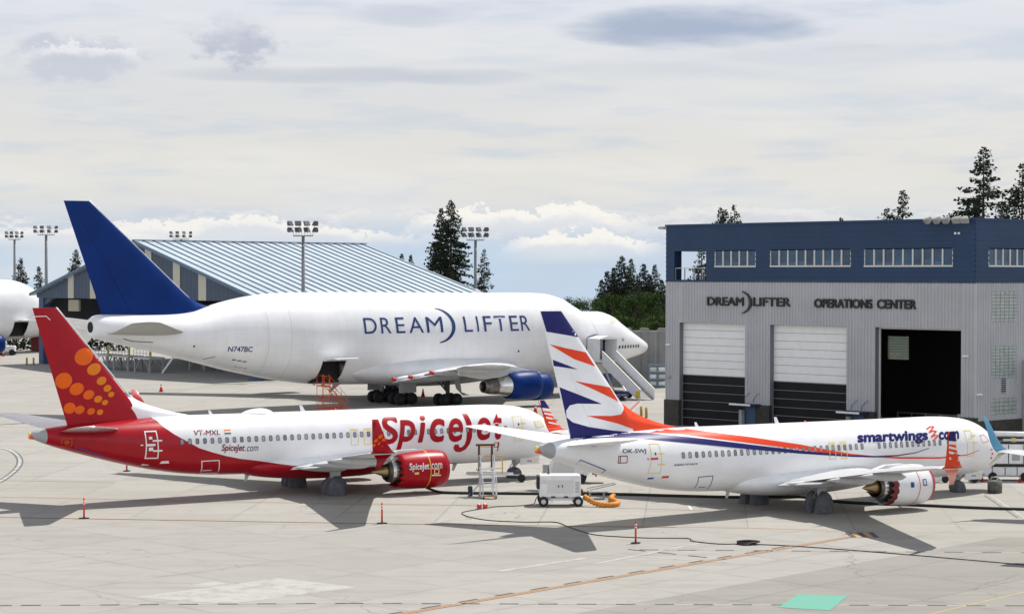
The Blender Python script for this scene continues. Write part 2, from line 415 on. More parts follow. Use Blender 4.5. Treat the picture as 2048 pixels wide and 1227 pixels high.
def word(A, txt, box, surf, m, parent=None, offset=.0, shear=0., spacing=1., eps=.014, name='lettering', slope=0.):
    """box = (X left, X right, Z bottom, Z top) as seen from starboard"""
    bm = curve_mesh(text=txt, offset=offset, shear=shear, spacing=spacing)
    x0 = min(v.co.x for v in bm.verts); x1 = max(v.co.x for v in bm.verts)
    y0 = min(v.co.y for v in bm.verts); y1 = max(v.co.y for v in bm.verts)
    if len(box) == 4 and not isinstance(box[0], tuple): L, Rr, zb, zt = box; box = ((L, zt - slope / 2), (Rr, zt + slope / 2), (L, zb - slope / 2), (Rr, zb + slope / 2))
    a, b, c, d = [Vector(q) for q in box]
    for v in bm.verts:
        t = (v.co.x - x0) / (x1 - x0); q = (v.co.y - y0) / (y1 - y0); p = (a * (1 - t) + b * t) * q + (c * (1 - t) + d * t) * (1 - q)
        v.co.x = -p.x; v.co.y = p.y
    return bm_obj(decal_bm(A, bm, surf, eps), name, m, parent or A.root)
def ring_poly(pts, w):
    """outer and inner outline of a taped quadrilateral"""
    n = len(pts); cx = sum(p[0] for p in pts) / n; cz = sum(p[1] for p in pts) / n; inner = []
    for i in range(n):
        a, b, c = Vector(pts[i - 1]), Vector(pts[i]), Vector(pts[(i + 1) % n])
        d0 = (b - a).normalized(); d1 = (c - b).normalized()
        n0 = Vector((-d0.y, d0.x)); n1 = Vector((-d1.y, d1.x))
        ctr = Vector((cx, cz))
        if n0.dot(ctr - b) < 0: n0 = -n0
        if n1.dot(ctr - b) < 0: n1 = -n1
        m = (n0 + n1); m *= w / max(.3, m.dot(n0)); inner.append(tuple(b + m))
    return [pts, inner]
def tape(A, name, pts, w, surf, m, eps=.012):
    """a taped polyline with sharp corners: one strip per leg"""
    tot = None
    for i in range(len(pts) - 1):
        a, b = Vector(pts[i]), Vector(pts[i + 1]); d = (b - a).normalized(); n = Vector((-d.y, d.x)) * w / 2; a -= d * w / 2; b += d * w / 2
        bm = curve_mesh([[(-q.x, q.y) for q in (a - n, b - n, b + n, a + n)]]); decal_bm(A, bm, surf, eps + .002 * i)
        if tot is None: tot = bm
        else:
            me = bpy.data.meshes.new('tmp'); bm.to_mesh(me); bm.free(); tot.from_mesh(me); bpy.data.meshes.remove(me)
    return bm_obj(tot, name, m, A.root)
def strip_poly(pts, w):
    """an open polyline as a mitred ribbon outline"""
    L, Q = [], []
    for i, p in enumerate(pts):
        p = Vector(p); d = (Vector(pts[min(i + 1, len(pts) - 1)]) - Vector(pts[max(i - 1, 0)])).normalized(); nn = Vector((-d.y, d.x))
        L.append(tuple(p + nn * w / 2)); Q.append(tuple(p - nn * w / 2))
    return [L + Q[::-1]]
def rrect(X, Z, w, h, r=.09, n=4):
    o = []
    for cx, cz, a0 in ((w / 2 - r, h / 2 - r, 0), (-w / 2 + r, h / 2 - r, 90), (-w / 2 + r, -h / 2 + r, 180), (w / 2 - r, -h / 2 + r, 270)):
        for k in range(n + 1):
            a = R(a0 + 90 * k / n); o.append((X + cx + r * math.cos(a), Z + cz + r * math.sin(a)))
    return o
def ell(X, Z, a, b, rot=0., n=28):
    c, s = math.cos(rot), math.sin(rot)
    return [(X + a * math.cos(t) * c - b * math.sin(t) * s, Z + a * math.cos(t) * s + b * math.sin(t) * c) for t in (2 * math.pi * k / n for k in range(n))]
def cabin_window(A, X, Z, surf, w=.25, h=.37):
    bm = curve_mesh([[(-x, z) for x, z in rrect(X, Z, w, h)]]); decal_bm(A, bm, surf, .010)
    b2 = curve_mesh([[(-x, z) for x, z in rrect(X + .012, Z, w * .66, h * .76, .07)]]); decal_bm(A, b2, surf, .016)
    me = bpy.data.meshes.new('tmp'); b2.to_mesh(me); b2.free()
    k = len(bm.faces); bm.from_mesh(me); bpy.data.meshes.remove(me); bm.faces.ensure_lookup_table()
    for i in range(k, len(bm.faces)): bm.faces[i].material_index = 1
    return bm_obj(bm, 'window', [WDARK, WGREYS[int(X * 37.7) % 5 % 3]], A.root)
def airfoil(n=14):
    up = []; lo = []
    for k in range(n + 1):
        c = .5 * (1 - math.cos(math.pi * k / n)); t = 5 * (.2969 * c ** .5 - .126 * c - .3516 * c * c + .2843 * c ** 3 - .1036 * c ** 4)
        cam_ = .06 * c * (1 - c); up.append((c, t + cam_)); lo.append((c, -t * .75 + cam_))
    return up + lo[::-1][1:-1]
AF = airfoil()
def wing_loft(A, secs, side, tipcap=True):
    """secs: (Y, X leading edge, chord, Z, thickness ratio, twist)"""
    out = []
    for (Y, xl, ch, z, tc, tw) in secs:
        out.append([A.p(xl + c * ch, side * Y, z + t * tc * ch - c * ch * math.tan(tw)) for c, t in AF])
    m = MB(); m.loft(out, True, False, tipcap); return m
def fin_mesh(A, F, c0=0., c1=1., nz=10, nc=14, over=0.):
    """a vertical fin between two chord fractions, both faces"""
    m = MB(); rings = []
    for i in range(nz + 1):
        u = -over + (1 + over) * i / nz; Z = F[2] + (F[5] - F[2]) * u
        le = F[0] + (F[3] - F[0]) * u; te = F[1] + (F[4] - F[1]) * u; ch = te - le; a = []; b = []
        for k in range(nc + 1):
            c = c0 + (c1 - c0) * (k / nc) ** (1.6 if c0 == 0 else 1)
            X = le + c * ch; y = fin_y(F, X, Z) if u >= 0 else 5 * F[6] * ch * (.2969 * c ** .5 - .126 * c - .3516 * c * c + .2843 * c ** 3 - .1036 * c ** 4)
            a.append(A.p(X, y, Z)); b.append(A.p(X, -y, Z))
        rings.append(a + b[::-1])
    m.loft(rings, True, False, True); return m
def nacelle(A, prof, Y, Z, n=48, serr=None):
    """lathe about an X-parallel axis; prof: (X, radius)"""
    m = MB(); rr = []
    for j, (X, r) in enumerate(prof):
        ring = []
        for k in range(n):
            a = 2 * math.pi * k / n; dx = 0
            if serr and j in serr: dx = serr[j] if k % 3 == 0 else (-serr[j] if k % 3 == 1 else -serr[j] * .6)
            ring.append(A.p(X + dx, Y + r * math.cos(a), Z + r * math.sin(a)))
        rr.append(ring)
    m.loft(rr, True, False, False); return m
def wheel(A, X, Y, Z, r, w, parent, rim=RIM):
    m = MB(); ring = []
    for yy, rr in ((-w / 2, r * .55), (-w / 2, r * .86), (-w * .36, r * .97), (0, r), (w * .36, r * .97), (w / 2, r * .86), (w / 2, r * .55)):
        ring.append([A.p(X + rr * math.cos(2 * math.pi * k / 24), Y + yy, Z + rr * math.sin(2 * math.pi * k / 24)) for k in range(24)])
    m.loft(ring, True, True, True)
    o = m.build('wheel', TYRE, parent)
    d = MB(); d.cyl(A.p(X, Y - w * .46, Z), A.p(X, Y + w * .51, Z), r * .5, r * .42, 20); d.build('rim', rim, o)
    return o

# ---------------------------------------------------------------- narrow-body airliner
def livery_red():
    m = mat('red_white_skin', (.8, .8, .8)); t = NT(m.node_tree); b = t.n['Principled BSDF']
    b.inputs['Roughness'].default_value = .33; b.inputs['Coat Weight'].default_value = .08; b.inputs['Specular IOR Level'].default_value = .28; b.inputs['Coat Roughness'].default_value = .08
    xs = t.sep(t.node('ShaderNodeTexCoord').outputs['Object'])
    X = t.math('SUBTRACT', 19.6, xs[0])
    pts = [(0, -.3), (4.3, -.3), (4.46, 1.27), (7.5, 1.33), (9.85, 1.38), (15, 1.5), (20.8, 1.73), (22.8, 2.05), (24.6, 2.37), (25.7, 2.54), (26.8, 2.79), (27.7, 3.06), (28.6, 3.37),
           (29.5, 3.88), (30.2, 4.29), (30.84, 4.8), (31.1, 5.3), (31.4, 8), (40, 8)]
    cv = t.curve(t.math('DIVIDE', X, 40.), [(a / 40., z / 8.) for a, z in pts])
    k = t.math('LESS_THAN', t.math('DIVIDE', xs[2], 8.), cv)
    n = t.noise(t.node('ShaderNodeTexCoord').outputs['Object'], .7, 5)
    w = t.mix(t.rng(n, .3, .7), (.77, .775, .79), (.83, .835, .85)); r = t.mix(t.rng(n, .3, .7), (.335, .002, .010), (.375, .003, .013))
    t.put(b.inputs['Base Color'], t.mix(k, w, r)); return m
SKIN_RED = livery_red()
WZ = dict(tip=3.90, top=5.98, low=3.10)
TAILG = mat('tailplane_metal', (.50, .47, .47), .28, metal=.75, var=.1)
def airliner(name, label, loc, yaw, lv, full=True):
    root = thing(name, label, 'airliner', (*loc, 0), yaw); A = Air(root, 19.6); s = lambda X, Z: ysurf(F737, X, Z)
    skin = {'red': SKIN_RED, 'smart': WHITE, 'teal': WHITE}[lv]
    m = MB(); m.loft(fus_rings(A, F737, 0., 38.05), True, True, False); m.build('fuselage', skin, root)
    m = MB(); m.loft(fus_rings(A, F737, 38.05, 38.95, step=.1), True, False, False); m.build('tail_cone', EQG, root)
    m = MB(); m.cyl(A.p(38.93, 0, 4.53), A.p(39.02, 0, 4.53), .15, .13, 16); m.build('exhaust_plug', TAPEY, root); m = MB(); m.cyl(A.p(38.78, .02, 4.42), A.p(39.0, .05, 4.42), .2, .16, 10); m.build('exhaust_plug', SAFE, root)
    # belly fairing
    rings = []
    for k in range(25):
        t = k / 24; X = 11.6 + 13.4 * t; f = math.sin(math.pi * t) ** .55
        rings.append([A.p(X, (1.15 + .98 * f) * math.cos(a), 1.95 - .1 * f + (.42 + .62 * f) * math.sin(a)) for a in (2 * math.pi * q / 48 for q in range(48))])
    m = MB(); m.loft(rings, True, True, True); m.build('belly_fairing', skin, root)
    # fin and rudder
    fm = {'red': RED, 'smart': WHITE, 'teal': mat('teal_paint', (.022, .155, .27), .35, coat=.3)}[lv]
    fin_mesh(A, FIN737, 0., .68, over=.09).build('fin', fm, root, 35); fin_mesh(A, FIN737, .683, 1., nc=6).build('rudder', fm, root, 35)
    if lv == 'red':
        fin_mesh(A, (31.12, 31.24, 5.15, 37.16, 37.28, 12.27, .3), nc=4).build('fin_leading_edge', TAPEW, root)
    dm = MB(); rr = []
    for X, zt in ((28.5, 5.33), (29.4, 5.52), (30.3, 5.76), (31.2, 6.05), (32.0, 6.42), (32.7, 6.85)):
        zb = 5.2; w = .02 + (X - 28.5) * .055
        rr.append([A.p(X, -w, zb), A.p(X, -w * .75, (zb + zt) / 2), A.p(X, 0, zt), A.p(X, w * .75, (zb + zt) / 2), A.p(X, w, zb)])
    dm.loft(rr, False); dm.build('dorsal_fin', {'red': WHITE, 'smart': ORANGE2, 'teal': WHITE}[lv], root)
    # tailplanes
    for sd in (1, -1):
        wing_loft(A, [(.3, 33.0, 4.2, 4.62, .09, 0), (1.2, 33.75, 3.75, 4.72, .09, 0), (7.0, 37.35, 1.55, 5.38, .09, 0), (7.17, 37.6, 1.2, 5.40, .05, 0)], sd).build('tailplane', TAILG if lv == 'red' else WHITE, root)
    # wings
    W = [(.4, 12.6, 9.3, 1.75, .12, 0), (1.88, 13.7, 8.05, 1.98, .12, .02), (3.4, 15.2, 6.6, 2.10, .12, .02), (5.8, 17.0, 4.95, 2.45, .12, .015), (11.5, 20.0, 3.3, 3.27, .11, .0), (16.6, 22.65, 1.95, 3.88, .10, -.01), (17.2, 23.0, 1.72, 3.92, .09, -.01)]
    wl = {'red': RED, 'smart': ORANGE2, 'teal': mat('teal_paint', (.022, .155, .27), .35, coat=.3)}[lv]
    for sd in (1, -1):
        w = wing_loft(A, W, sd).build('wing', WING, root)
        # split winglet
        def blade(pts, mm):
            b = MB(); r = []
            for (Y, xl, ch, z, th) in pts:
                r.append([A.p(xl + c * ch, sd * (Y + (t * th * ch)), z) for c, t in AF])
            b.loft(r, True, True, True); o = b.build('winglet', mm, root); return o
        blade([(17.15, 23.0, 1.75, 3.90, .10), (17.42, 23.42, 1.28, 4.08, .10), (17.58, 23.80, 1.00, 4.5, .09), (17.95, 24.62, .40, WZ['top'], .08)], wl)
        if lv == 'smart':
            fz = lambda Y0: (lambda X, Z: 17.42 + (17.95 - 17.42) * max(0, min(1, (Z - 4.08) / (WZ['top'] - 4.08))) + .055)
            lead = lambda z: 23.42 + (24.62 - 23.42) * (z - 4.08) / (WZ['top'] - 4.08); ch = lambda z: 1.28 + (.40 - 1.28) * (z - 4.08) / (WZ['top'] - 4.08)
            def q(z0, z1, z2, z3, a=0., b=1.): return [(lead(z0) + ch(z0) * a, z0), (lead(z1) + ch(z1) * b, z1), (lead(z2) + ch(z2) * b, z2), (lead(z3) + ch(z3) * a, z3)]
            dec = [(q(5.98, 5.98, 5.50, 5.42), NAVY), (q(5.40, 5.48, 5.28, 5.24, .05, .95), TAPEW), (q(5.02, 5.20, 5.06, 4.92, .05, .9), TAPEW), (q(4.74, 4.92, 4.78, 4.64, .1, .85), TAPEW), (q(4.42, 4.58, 4.46, 4.32, .15, .8), TAPEW), (q(4.66, 4.78, 4.70, 4.60, .0, .35), NAVY)]
            for pl, mm in dec:
                for e in (1, -1):
                    bm = curve_mesh([[(-x, z) for x, z in pl]]); f = fz(0)
                    for v in bm.verts:
                        X, Z = -v.co.x, v.co.y; v.co = A.p(X, sd * (17.42 + .53 * (Z - 4.08) / 1.9 + (e * (.075 if e > 0 else .060))), Z)
                    bm_obj(bm, 'winglet_stripe', mm, root, False)
        if lv == 'red' and sd == 1:
            for X, Z, r in ((24.35, 4.95, .17), (24.1, 4.75, .15), (24.62, 4.72, .14), (24.35, 4.55, .13), (24.1, 4.42, .11), (24.7, 4.45, .12)):
                bm = curve_mesh([[(-x, z) for x, z in ell(X, Z, r, r * .7, -.5, 16)]])
                for v in bm.verts: v.co = A.p(-v.co.x, 17.42 + .53 * (v.co.y - 4.08) / 1.9 + .08, v.co.y)
                bm_obj(bm, 'winglet_dot', ORNG, root, False)
        o = blade([(17.2, 23.3, 1.2, 3.84, .08), (17.45, 23.80, .64, 3.58, .08), (17.75, 24.35, .34, WZ['low'], .07)], {'red': RED2, 'smart': mat('salmon_paint', (.78, .36, .27), .4), 'teal': CREAM}[lv])
        for Y, xt, zz, L in ((3.5, 21.8, 1.94, 3.0), (7.2, 22.2, 2.44, 3.0), (10.6, 23.0, 2.98, 2.7)):
            f = MB(); r = []
            for k in range(11):
                t = k / 10; X = xt - L + (L + 1.15) * t; a = .25 * math.sin(math.pi * t ** .7) ** .8 + .01
                r.append([A.p(X, sd * Y + a * .75 * math.cos(g), zz - .22 + .24 * t + a * math.sin(g)) for g in (2 * math.pi * i / 12 for i in range(12))])
            f.loft(r, True, True, True); f.build('flap_fairing', WINGD, root)
        f = MB(); f.add([A.p(21.0, sd * 2.1, 2.02), A.p(21.0, sd * 5.7, 2.33), A.p(22.35, sd * 5.7, 2.1), A.p(22.35, sd * 2.1, 1.72), A.p(21.0, sd * 2.1, 1.92), A.p(21.0, sd * 5.7, 2.23), A.p(22.35, sd * 5.7, 2.06), A.p(22.35, sd * 2.1, 1.68)],
                         [(0, 1, 2, 3), (7, 6, 5, 4), (0, 4, 5, 1), (1, 5, 6, 2), (2, 6, 7, 3), (3, 7, 4, 0)]); f.build('flap', WINGD, root)
        # engine
        Y, Z = sd * 4.83, 1.53
        nm = {'red': RED, 'smart': WHITE, 'teal': WHITE}[lv]
        e = nacelle(A, [(13.35, .80), (12.95, .86), (12.72, .98), (12.66, 1.06), (12.72, 1.13), (13.0, 1.205)], Y, Z).build('inlet_lip', RED if lv != 'teal' else METAL, root)
        e = nacelle(A, [(13.0, 1.205), (13.6, 1.25), (14.3, 1.255), (15.2, 1.21), (15.9, 1.13), (16.35, 1.06), (16.30, 1.03), (15.9, 1.06)], Y, Z, serr={5: .17, 6: .17}).build('engine_cowl', nm, root)
        nacelle(A, [(15.5, 1.05), (15.6, .80), (16.2, .74), (16.9, .62), (16.86, .58), (16.5, .58)], Y, Z).build('core_nozzle', DMETAL, e)
        nacelle(A, [(16.42, .745), (16.62, .70), (16.64, .69)], Y, Z).build('nozzle_ring', METAL, e)
        nacelle(A, [(16.3, .46), (16.9, .40), (17.3, .25), (17.75, .09), (17.95, .01)], Y, Z).build('exhaust_cone', BRONZE, e)
        if lv == 'smart': nacelle(A, [(15.92, 1.135), (16.1, 1.11), (16.39, 1.068)], Y, Z, serr={0: .06, 2: .17}).build('chevron_trim', mat('maroon_trim', (.16, .012, .02), .5), e)
        nacelle(A, [(13.3, .82), (13.6, .3), (13.45, .05)], Y, Z).build('fan', BLACK, e)
        if lv != 'teal':
            bz = nacelle(A, [(14.18, 1.262), (14.24, 1.262)], Y, Z).build('cowl_strap', YELL if lv == 'red' else SRED, e)
        if lv == 'smart': nacelle(A, [(13.02, 1.212), (13.05, 1.214)], Y, Z).build('cowl_seam', EQG, e)
        pm = MB(); r = []
        for X, zb, zt, w in ((13.6, 2.62, 2.70, .12), (14.6, 2.6, 2.86, .24), (16.0, 2.2, 2.84, .26), (17.4, 1.95, 2.5, .22), (19.2, 1.95, 2.3, .08)):
            r.append([A.p(X, Y - w, zb), A.p(X, Y + w, zb), A.p(X, Y + w * .7, zt), A.p(X, Y - w * .7, zt)])
        pm.loft(r, True, True, True, smooth=False); pm.build('pylon', WHITE if lv != 'red' else WING, root)
        # main gear
        g = MB(); X, Yg = 19.6, sd * 2.86
        g.cyl(A.p(X, Yg, .5), A.p(X, Yg - sd * .05, 2.1), .11, .13); g.cyl(A.p(X, Yg - .43, .53), A.p(X, Yg + .43, .53), .07)
        g.bar(A.p(X, Yg, 1.1), A.p(X, Yg - sd * 1.1, 1.75), .09); g.bar(A.p(X + .1, Yg, 1.3), A.p(X + .7, Yg, 1.95), .07); g.bar(A.p(X + .05, Yg, .65), A.p(X + .45, Yg, 1.05), .05); g.bar(A.p(X + .45, Yg, 1.05), A.p(X + .05, Yg, 1.35), .05)
        go = g.build('main_gear', STRUT, root)
        for k in (-1, 1): wheel(A, X, Yg + k * .43, .54, .54, .36, go)
        d = MB(); d.add([A.p(X - .5, Yg + sd * .22, 2.0), A.p(X + .5, Yg + sd * .22, 2.0), A.p(X + .42, Yg + sd * .30, 1.05), A.p(X - .2, Yg + sd * .30, .95), A.p(X - .5, Yg + sd * .26, 2.0), A.p(X + .5, Yg + sd * .26, 2.0), A.p(X + .42, Yg + sd * .34, 1.05), A.p(X - .2, Yg + sd * .34, .95)],
              [(0, 1, 2, 3), (7, 6, 5, 4), (0, 4, 5, 1), (1, 5, 6, 2), (2, 6, 7, 3), (3, 7, 4, 0)]); d.build('gear_door', WINGD, root)
    g = MB(); g.cyl(A.p(4.0, 0, .4), A.p(4.0, 0, 1.5), .09, .11); g.cyl(A.p(4, -.3, .36), A.p(4, .3, .36), .05); g.bar(A.p(3.95, 0, .8), A.p(3.2, 0, 1.35), .07); g.bar(A.p(4.05, 0, .5), A.p(4.35, 0, .8), .05); g.bar(A.p(4.35, 0, .8), A.p(4.05, 0, 1.1), .05); g.cyl(A.p(3.9, -.15, 1.0), A.p(3.9, .15, 1.0), .1)
    go = g.build('nose_gear', STRUT, root)
    for k in (-1, 1):
        wheel(A, 4.0, k * .25, .36, .36, .2, go)
        d = MB(); d.box(A.p(3.85, k * .52, .95), A.p(2.25, k * .56, 1.48)); dd = d.build('nose_gear_door', WHITE, root)
        if k == 1 and lv != 'teal':
            word(A, 'MXL' if lv == 'red' else 'SWJ', (3.25, 2.85, 1.10, 1.24), lambda X, Z: .56, TXTR if lv == 'red' else TXTK, offset=.02, eps=.006)
            decal(A, 'door_mark', ring_poly([(2.72, 1.08), (2.72, 1.34), (2.42, 1.34), (2.42, 1.08)], .045), lambda X, Z: .56, TAPEY, eps=.006)
    # antennas and beacon
    for X, h, L in ((20.2, .42, .34), (26.8, .30, .26)):
        a = MB(); a.prism([(0, 0), (L, 0), (L * 1.25, h), (L * .75, h)], -.02, .02, 'y'); a.M = None
        zt = interp(F737, X)[0] - .03
        for i, v in enumerate(a.v): a.v[i] = A.p(X + v[0], v[1], zt + v[2])
        a.build('antenna', WHITE, root)
    a = MB()
    for i in (0,): a.loft([[A.p(18.0 + .16 * math.cos(t) * q, .1 * math.sin(t) * q, interp(F737, 18)[0] - .01 + .1 * (1 - q * q)) for t in (2 * math.pi * k / 12 for k in range(12))] for q in (1, .8, .5, .15)], True, False, True)
    a.build('beacon', SRED, root)
    a = MB(); a.prism([(0, 0), (.5, 0), (.62, -.5), (.38, -.5)], -.015, .015, 'y')
    for X in (8.6, 24.2):
        b = MB(); zb = interp(F737, X)[1] + .03; b.f = list(a.f); b.mi = list(a.mi); b.sm = list(a.sm); b.v = [A.p(X + v[0] * .7, v[1], zb + v[2]) for v in a.v]; b.build('blade_antenna', WING, root)
    if lv == 'red':
        a = MB(); a.loft([[A.p(23.7 + 1.15 * math.cos(t) * q - .2 * (1 - q), .62 * math.sin(t) * q, interp(F737, 23.7)[0] - .06 + .36 * (1 - q * q) ** .7) for t in (2 * math.pi * k / 32 for k in range(32))] for q in (1, .97, .9, .75, .5, .2, .03)], True, False, True)
        a.build('antenna_dome', WHITE, root)
    return A, s
def wheel_cover(A, X, Y, label, r=.62, h=1.22, wy=.30, seed=0, group=None, flare=0.):
    rnd = random.Random(seed); ph = [rnd.uniform(0, 6.28) for _ in range(6)]
    o0 = A.root.matrix_basis if False else None
    m = MB(); rings = []
    for k in range(13):
        t = k / 12
        f = (.92 + .12 * t / .35 if t < .35 else 1.04 * max(.015, 1 - ((t - .35) / .65) ** 2.1) ** .5) + flare * (1 - t) ** 2
        ring = []
        for q in range(32):
            a = 2 * math.pi * q / 32; wr = 1 + (.085 * math.sin(5 * a + ph[0] + 3 * t) + .07 * math.sin(9 * a + ph[1] - 2 * t) + .05 * math.sin(14 * a + ph[4]) + .05 * math.sin(3 * a + ph[2] + 5 * t)) * (1.15 - t)
            ring.append((X + r * f * wr * math.cos(a), Y + wy * min(1.1, f * 1.25) * wr * math.sin(a), h * t * (1 + .05 * math.sin(2 * a + ph[3]))))
        rings.append(ring)
    # placed in world space: this is a thing of its own lying over the wheel
    M = Matrix.Translation(A.root.location) @ Matrix.Rotation(A.root.rotation_euler.z, 4, 'Z')
    base = M @ Vector(A.p(X, Y, 0))
    m.loft([[Vector((-(p[0] - X), -(p[1] - Y), p[2] + .003)) for p in rg] for rg in rings], True, False, True)
    o = m.build('wheel_cover', COVER); o.location = base; o.rotation_euler = (0, 0, A.root.rotation_euler.z)
    return tag(o, label, 'wheel cover', group)
# ---------------------------------------------------------------- red and white airliner
FIN_S = lambda X, Z: max(0.0, fin_y(FIN737, X, Z))
def windows(A, s, x0, x1, z0, z1, skip):
    X = x0; k = 0
    while X > x1 - .05:
        if not any(abs(X - q) < .2 for q in skip): cabin_window(A, X, z0 + (z1 - z0) * (x0 - X) / (x0 - x1), s)
        X -= .508
SP, s_sp = airliner('airliner', 'narrow-body airliner in red and white with orange dots on its red tail', (-13.012, 141.457), .56409, 'red')
windows(SP, s_sp, 29.72, 5.7, 3.80, 3.64, (14.6,))
for ch, q in (
        ('S', ((15.25, 4.89), (14.02, 4.85), (15.7, 3.0), (14.42, 2.94))),
        ('p', ((13.95, 4.53), (12.78, 4.49), (14.44, 2.47), (13.25, 2.41))),
        ('i', ((12.33, 4.82), (11.92, 4.8), (12.84, 2.98), (12.43, 2.97))),
        ('c', ((11.68, 4.53), (10.52, 4.49), (12.02, 2.97), (10.84, 2.92))),
        ('e', ((10.25, 4.5), (9.08, 4.46), (10.58, 2.93), (9.41, 2.87))),
        ('e', ((7.99, 4.46), (6.86, 4.42), (8.33, 2.94), (7.2, 2.89))),
        ('t', ((6.68, 4.66), (5.92, 4.63), (6.94, 2.93), (6.3, 2.9))),):
    word(SP, ch, q, s_sp, RED, offset=.022, name='letter')
decal(SP, 'letter', [[(9.02, 4.80), (8.62, 4.79), (8.50, 4.1), (8.56, 3.2), (8.72, 2.7), (8.98, 2.34), (9.34, 2.17), (9.68, 2.2), (9.90, 2.34), (9.97, 2.55), (9.90, 2.72), (9.58, 2.72), (9.56, 2.58), (9.44, 2.49), (9.26, 2.54), (9.12, 2.70), (9.02, 3.0), (8.92, 4.0)]], s_sp, RED, eps=.014)
word(SP, 'VT-MXL', ((28.86, 4.48), (27.06, 4.42), (28.91, 4.16), (27.12, 4.13)), s_sp, TXTR, offset=.012)
for k, c in enumerate((mat('flag_saffron', (.75, .22, .02)), TAPEW, mat('flag_green', (.02, .16, .03)))):
    decal(SP, 'flag_band', [[(26.79, 4.43 - k * .095), (26.35, 4.43 - k * .095), (26.35, 4.34 - k * .095), (26.79, 4.34 - k * .095)]], s_sp, c)
word(SP, 'SpiceJet', ((27.06, 3.54), (25.45, 3.46), (27.09, 2.98), (25.48, 2.90)), s_sp, TXTR, offset=.024, shear=.16)
word(SP, '.com', ((25.41, 3.32), (24.50, 3.29), (25.43, 3.0), (24.53, 2.99)), s_sp, TXTK, offset=0, shear=.16)
DOOR = [(32.12, 4.56), (31.32, 4.56), (31.22, 2.80), (32.08, 2.82)]
decal(SP, 'door_tape', ring_poly(DOOR, .075), s_sp, TAPEW)
for (a, b, c, d) in ((32.05, 31.48, 3.76, 3.62), (31.66, 31.04, 3.99, 3.89), (31.62, 31.02, 3.36, 3.26), (31.88, 31.66, 4.20, 4.04), (31.90, 31.62, 3.54, 3.32), (32.42, 32.26, 3.74, 3.66)):
    decal(SP, 'tape_patch', [[(a, c), (b, c), (b, d), (a, d)]], s_sp, TAPEW, eps=.018)
decal(SP, 'hatch_tape', ring_poly([(28.38, 2.54), (27.15, 2.54), (26.85, 1.60), (28.08, 1.62)], .06), s_sp, TAPEW)
decal(SP, 'hatch_handle', [[(28.05, 1.90), (27.45, 1.88), (27.45, 1.83), (28.05, 1.83)]], s_sp, TAPEW)
for pl in ([(31.05, 2.46), (30.95, 2.63), (30.52, 2.63), (30.44, 2.46)], [(32.05, 2.48), (31.7, 2.42), (31.6, 2.36), (32.1, 2.38)]): decal(SP, 'label_plate', [pl], s_sp, TAPEW)
tape(SP, 'service_door_tape', [(36.26, 3.46), (36.37, 3.72), (34.61, 3.12), (34.62, 2.98)], .055, s_sp, TAPEB)
decal(SP, 'square_mark', ring_poly([(37.25, 4.30), (36.60, 4.30), (36.60, 3.74), (37.25, 3.74)], .06), s_sp, mat('dull_orange', (.45, .05, .01), .5))
decal(SP, 'square_mark', [ell(36.93, 4.02, .17, .15)], s_sp, mat('dull_orange', (.45, .05, .01), .5))
for x0 in (17.83, 16.85): decal(SP, 'exit_outline', ring_poly([(x0, 4.10), (x0 - .56, 4.10), (x0 - .56, 3.02), (x0, 3.02)], .045), s_sp, TAPEY)
for x0 in (17.83, 16.85): decal(SP, 'exit_mark', [[(x0 - .13, 4.02), (x0 - .44, 4.02), (x0 - .44, 3.96), (x0 - .13, 3.96)]], s_sp, TAPEY, eps=.02)
decal(SP, 'door_outline', ring_poly([(5.16, 4.42), (4.36, 4.42), (4.36, 2.72), (5.16, 2.72)], .04), s_sp, TAPEY)
for z in (3.95, 3.62, 3.2): decal(SP, 'tape_patch', [[(4.9 if z == 3.62 else 4.6, z + .035), (4.45 if z == 3.62 else 4.1, z + .035), (4.45 if z == 3.62 else 4.1, z - .035), (4.9 if z == 3.62 else 4.6, z - .035)]], s_sp, TAPEY, eps=.02)
decal(SP, 'door_window', [ell(4.72, 3.88, .06, .09)], s_sp, TXTK, eps=.02)
decal(SP, 'cockpit_window', [[(3.30, 3.98), (2.70, 4.02), (2.42, 3.66), (3.16, 3.60)]], s_sp, mat('pale_screen', (.70, .69, .62), .3), eps=.012)
decal(SP, 'screen_tape', ring_poly([(3.35, 4.02), (2.66, 4.06), (2.36, 3.62), (3.18, 3.56)], .045), s_sp, TAPEY, eps=.018)
for (x, z, a, b) in ((35.51, 9.21, .62, .52), (34.87, 8.42, .47, .35), (34.39, 7.69, .33, .25), (34.01, 7.21, .27, .21), (33.77, 6.83, .21, .165), (36.80, 7.76, .53, .49), (35.99, 7.23, .46, .37), (35.23, 6.85, .36, .28), (34.63, 6.56, .27, .21), (34.19, 6.34, .21, .16), (36.42, 6.06, .37, .34), (35.8, 5.94, .31, .25), (35.08, 5.82, .26, .2), (34.51, 5.75, .21, .17)):
    pts = [(X, Z) for X, Z in ell(x, z, a, b, -.35)]
    te = lambda Z: FIN737[1] + (FIN737[4] - FIN737[1]) * (Z - FIN737[2]) / (FIN737[5] - FIN737[2]) - .03
    pts = [(min(X, te(Z)), Z) for X, Z in pts]
    decal(SP, 'tail_dot', [pts], FIN_S, ORNG if x > 34.9 else mat('paint_amber', (.76, .205, .006), .4, spec=.25), eps=.012)
decal(SP, 'rudder_gap', strip_poly([(38.75, 11.72), (37.9, 11.74), (37.65, 11.5)], .05), FIN_S, TAPEW, eps=.016)
decal(SP, 'panel_line', strip_poly([(37.3, 8.7), (36.8, 8.72)], .04), FIN_S, TXTK, eps=.016)
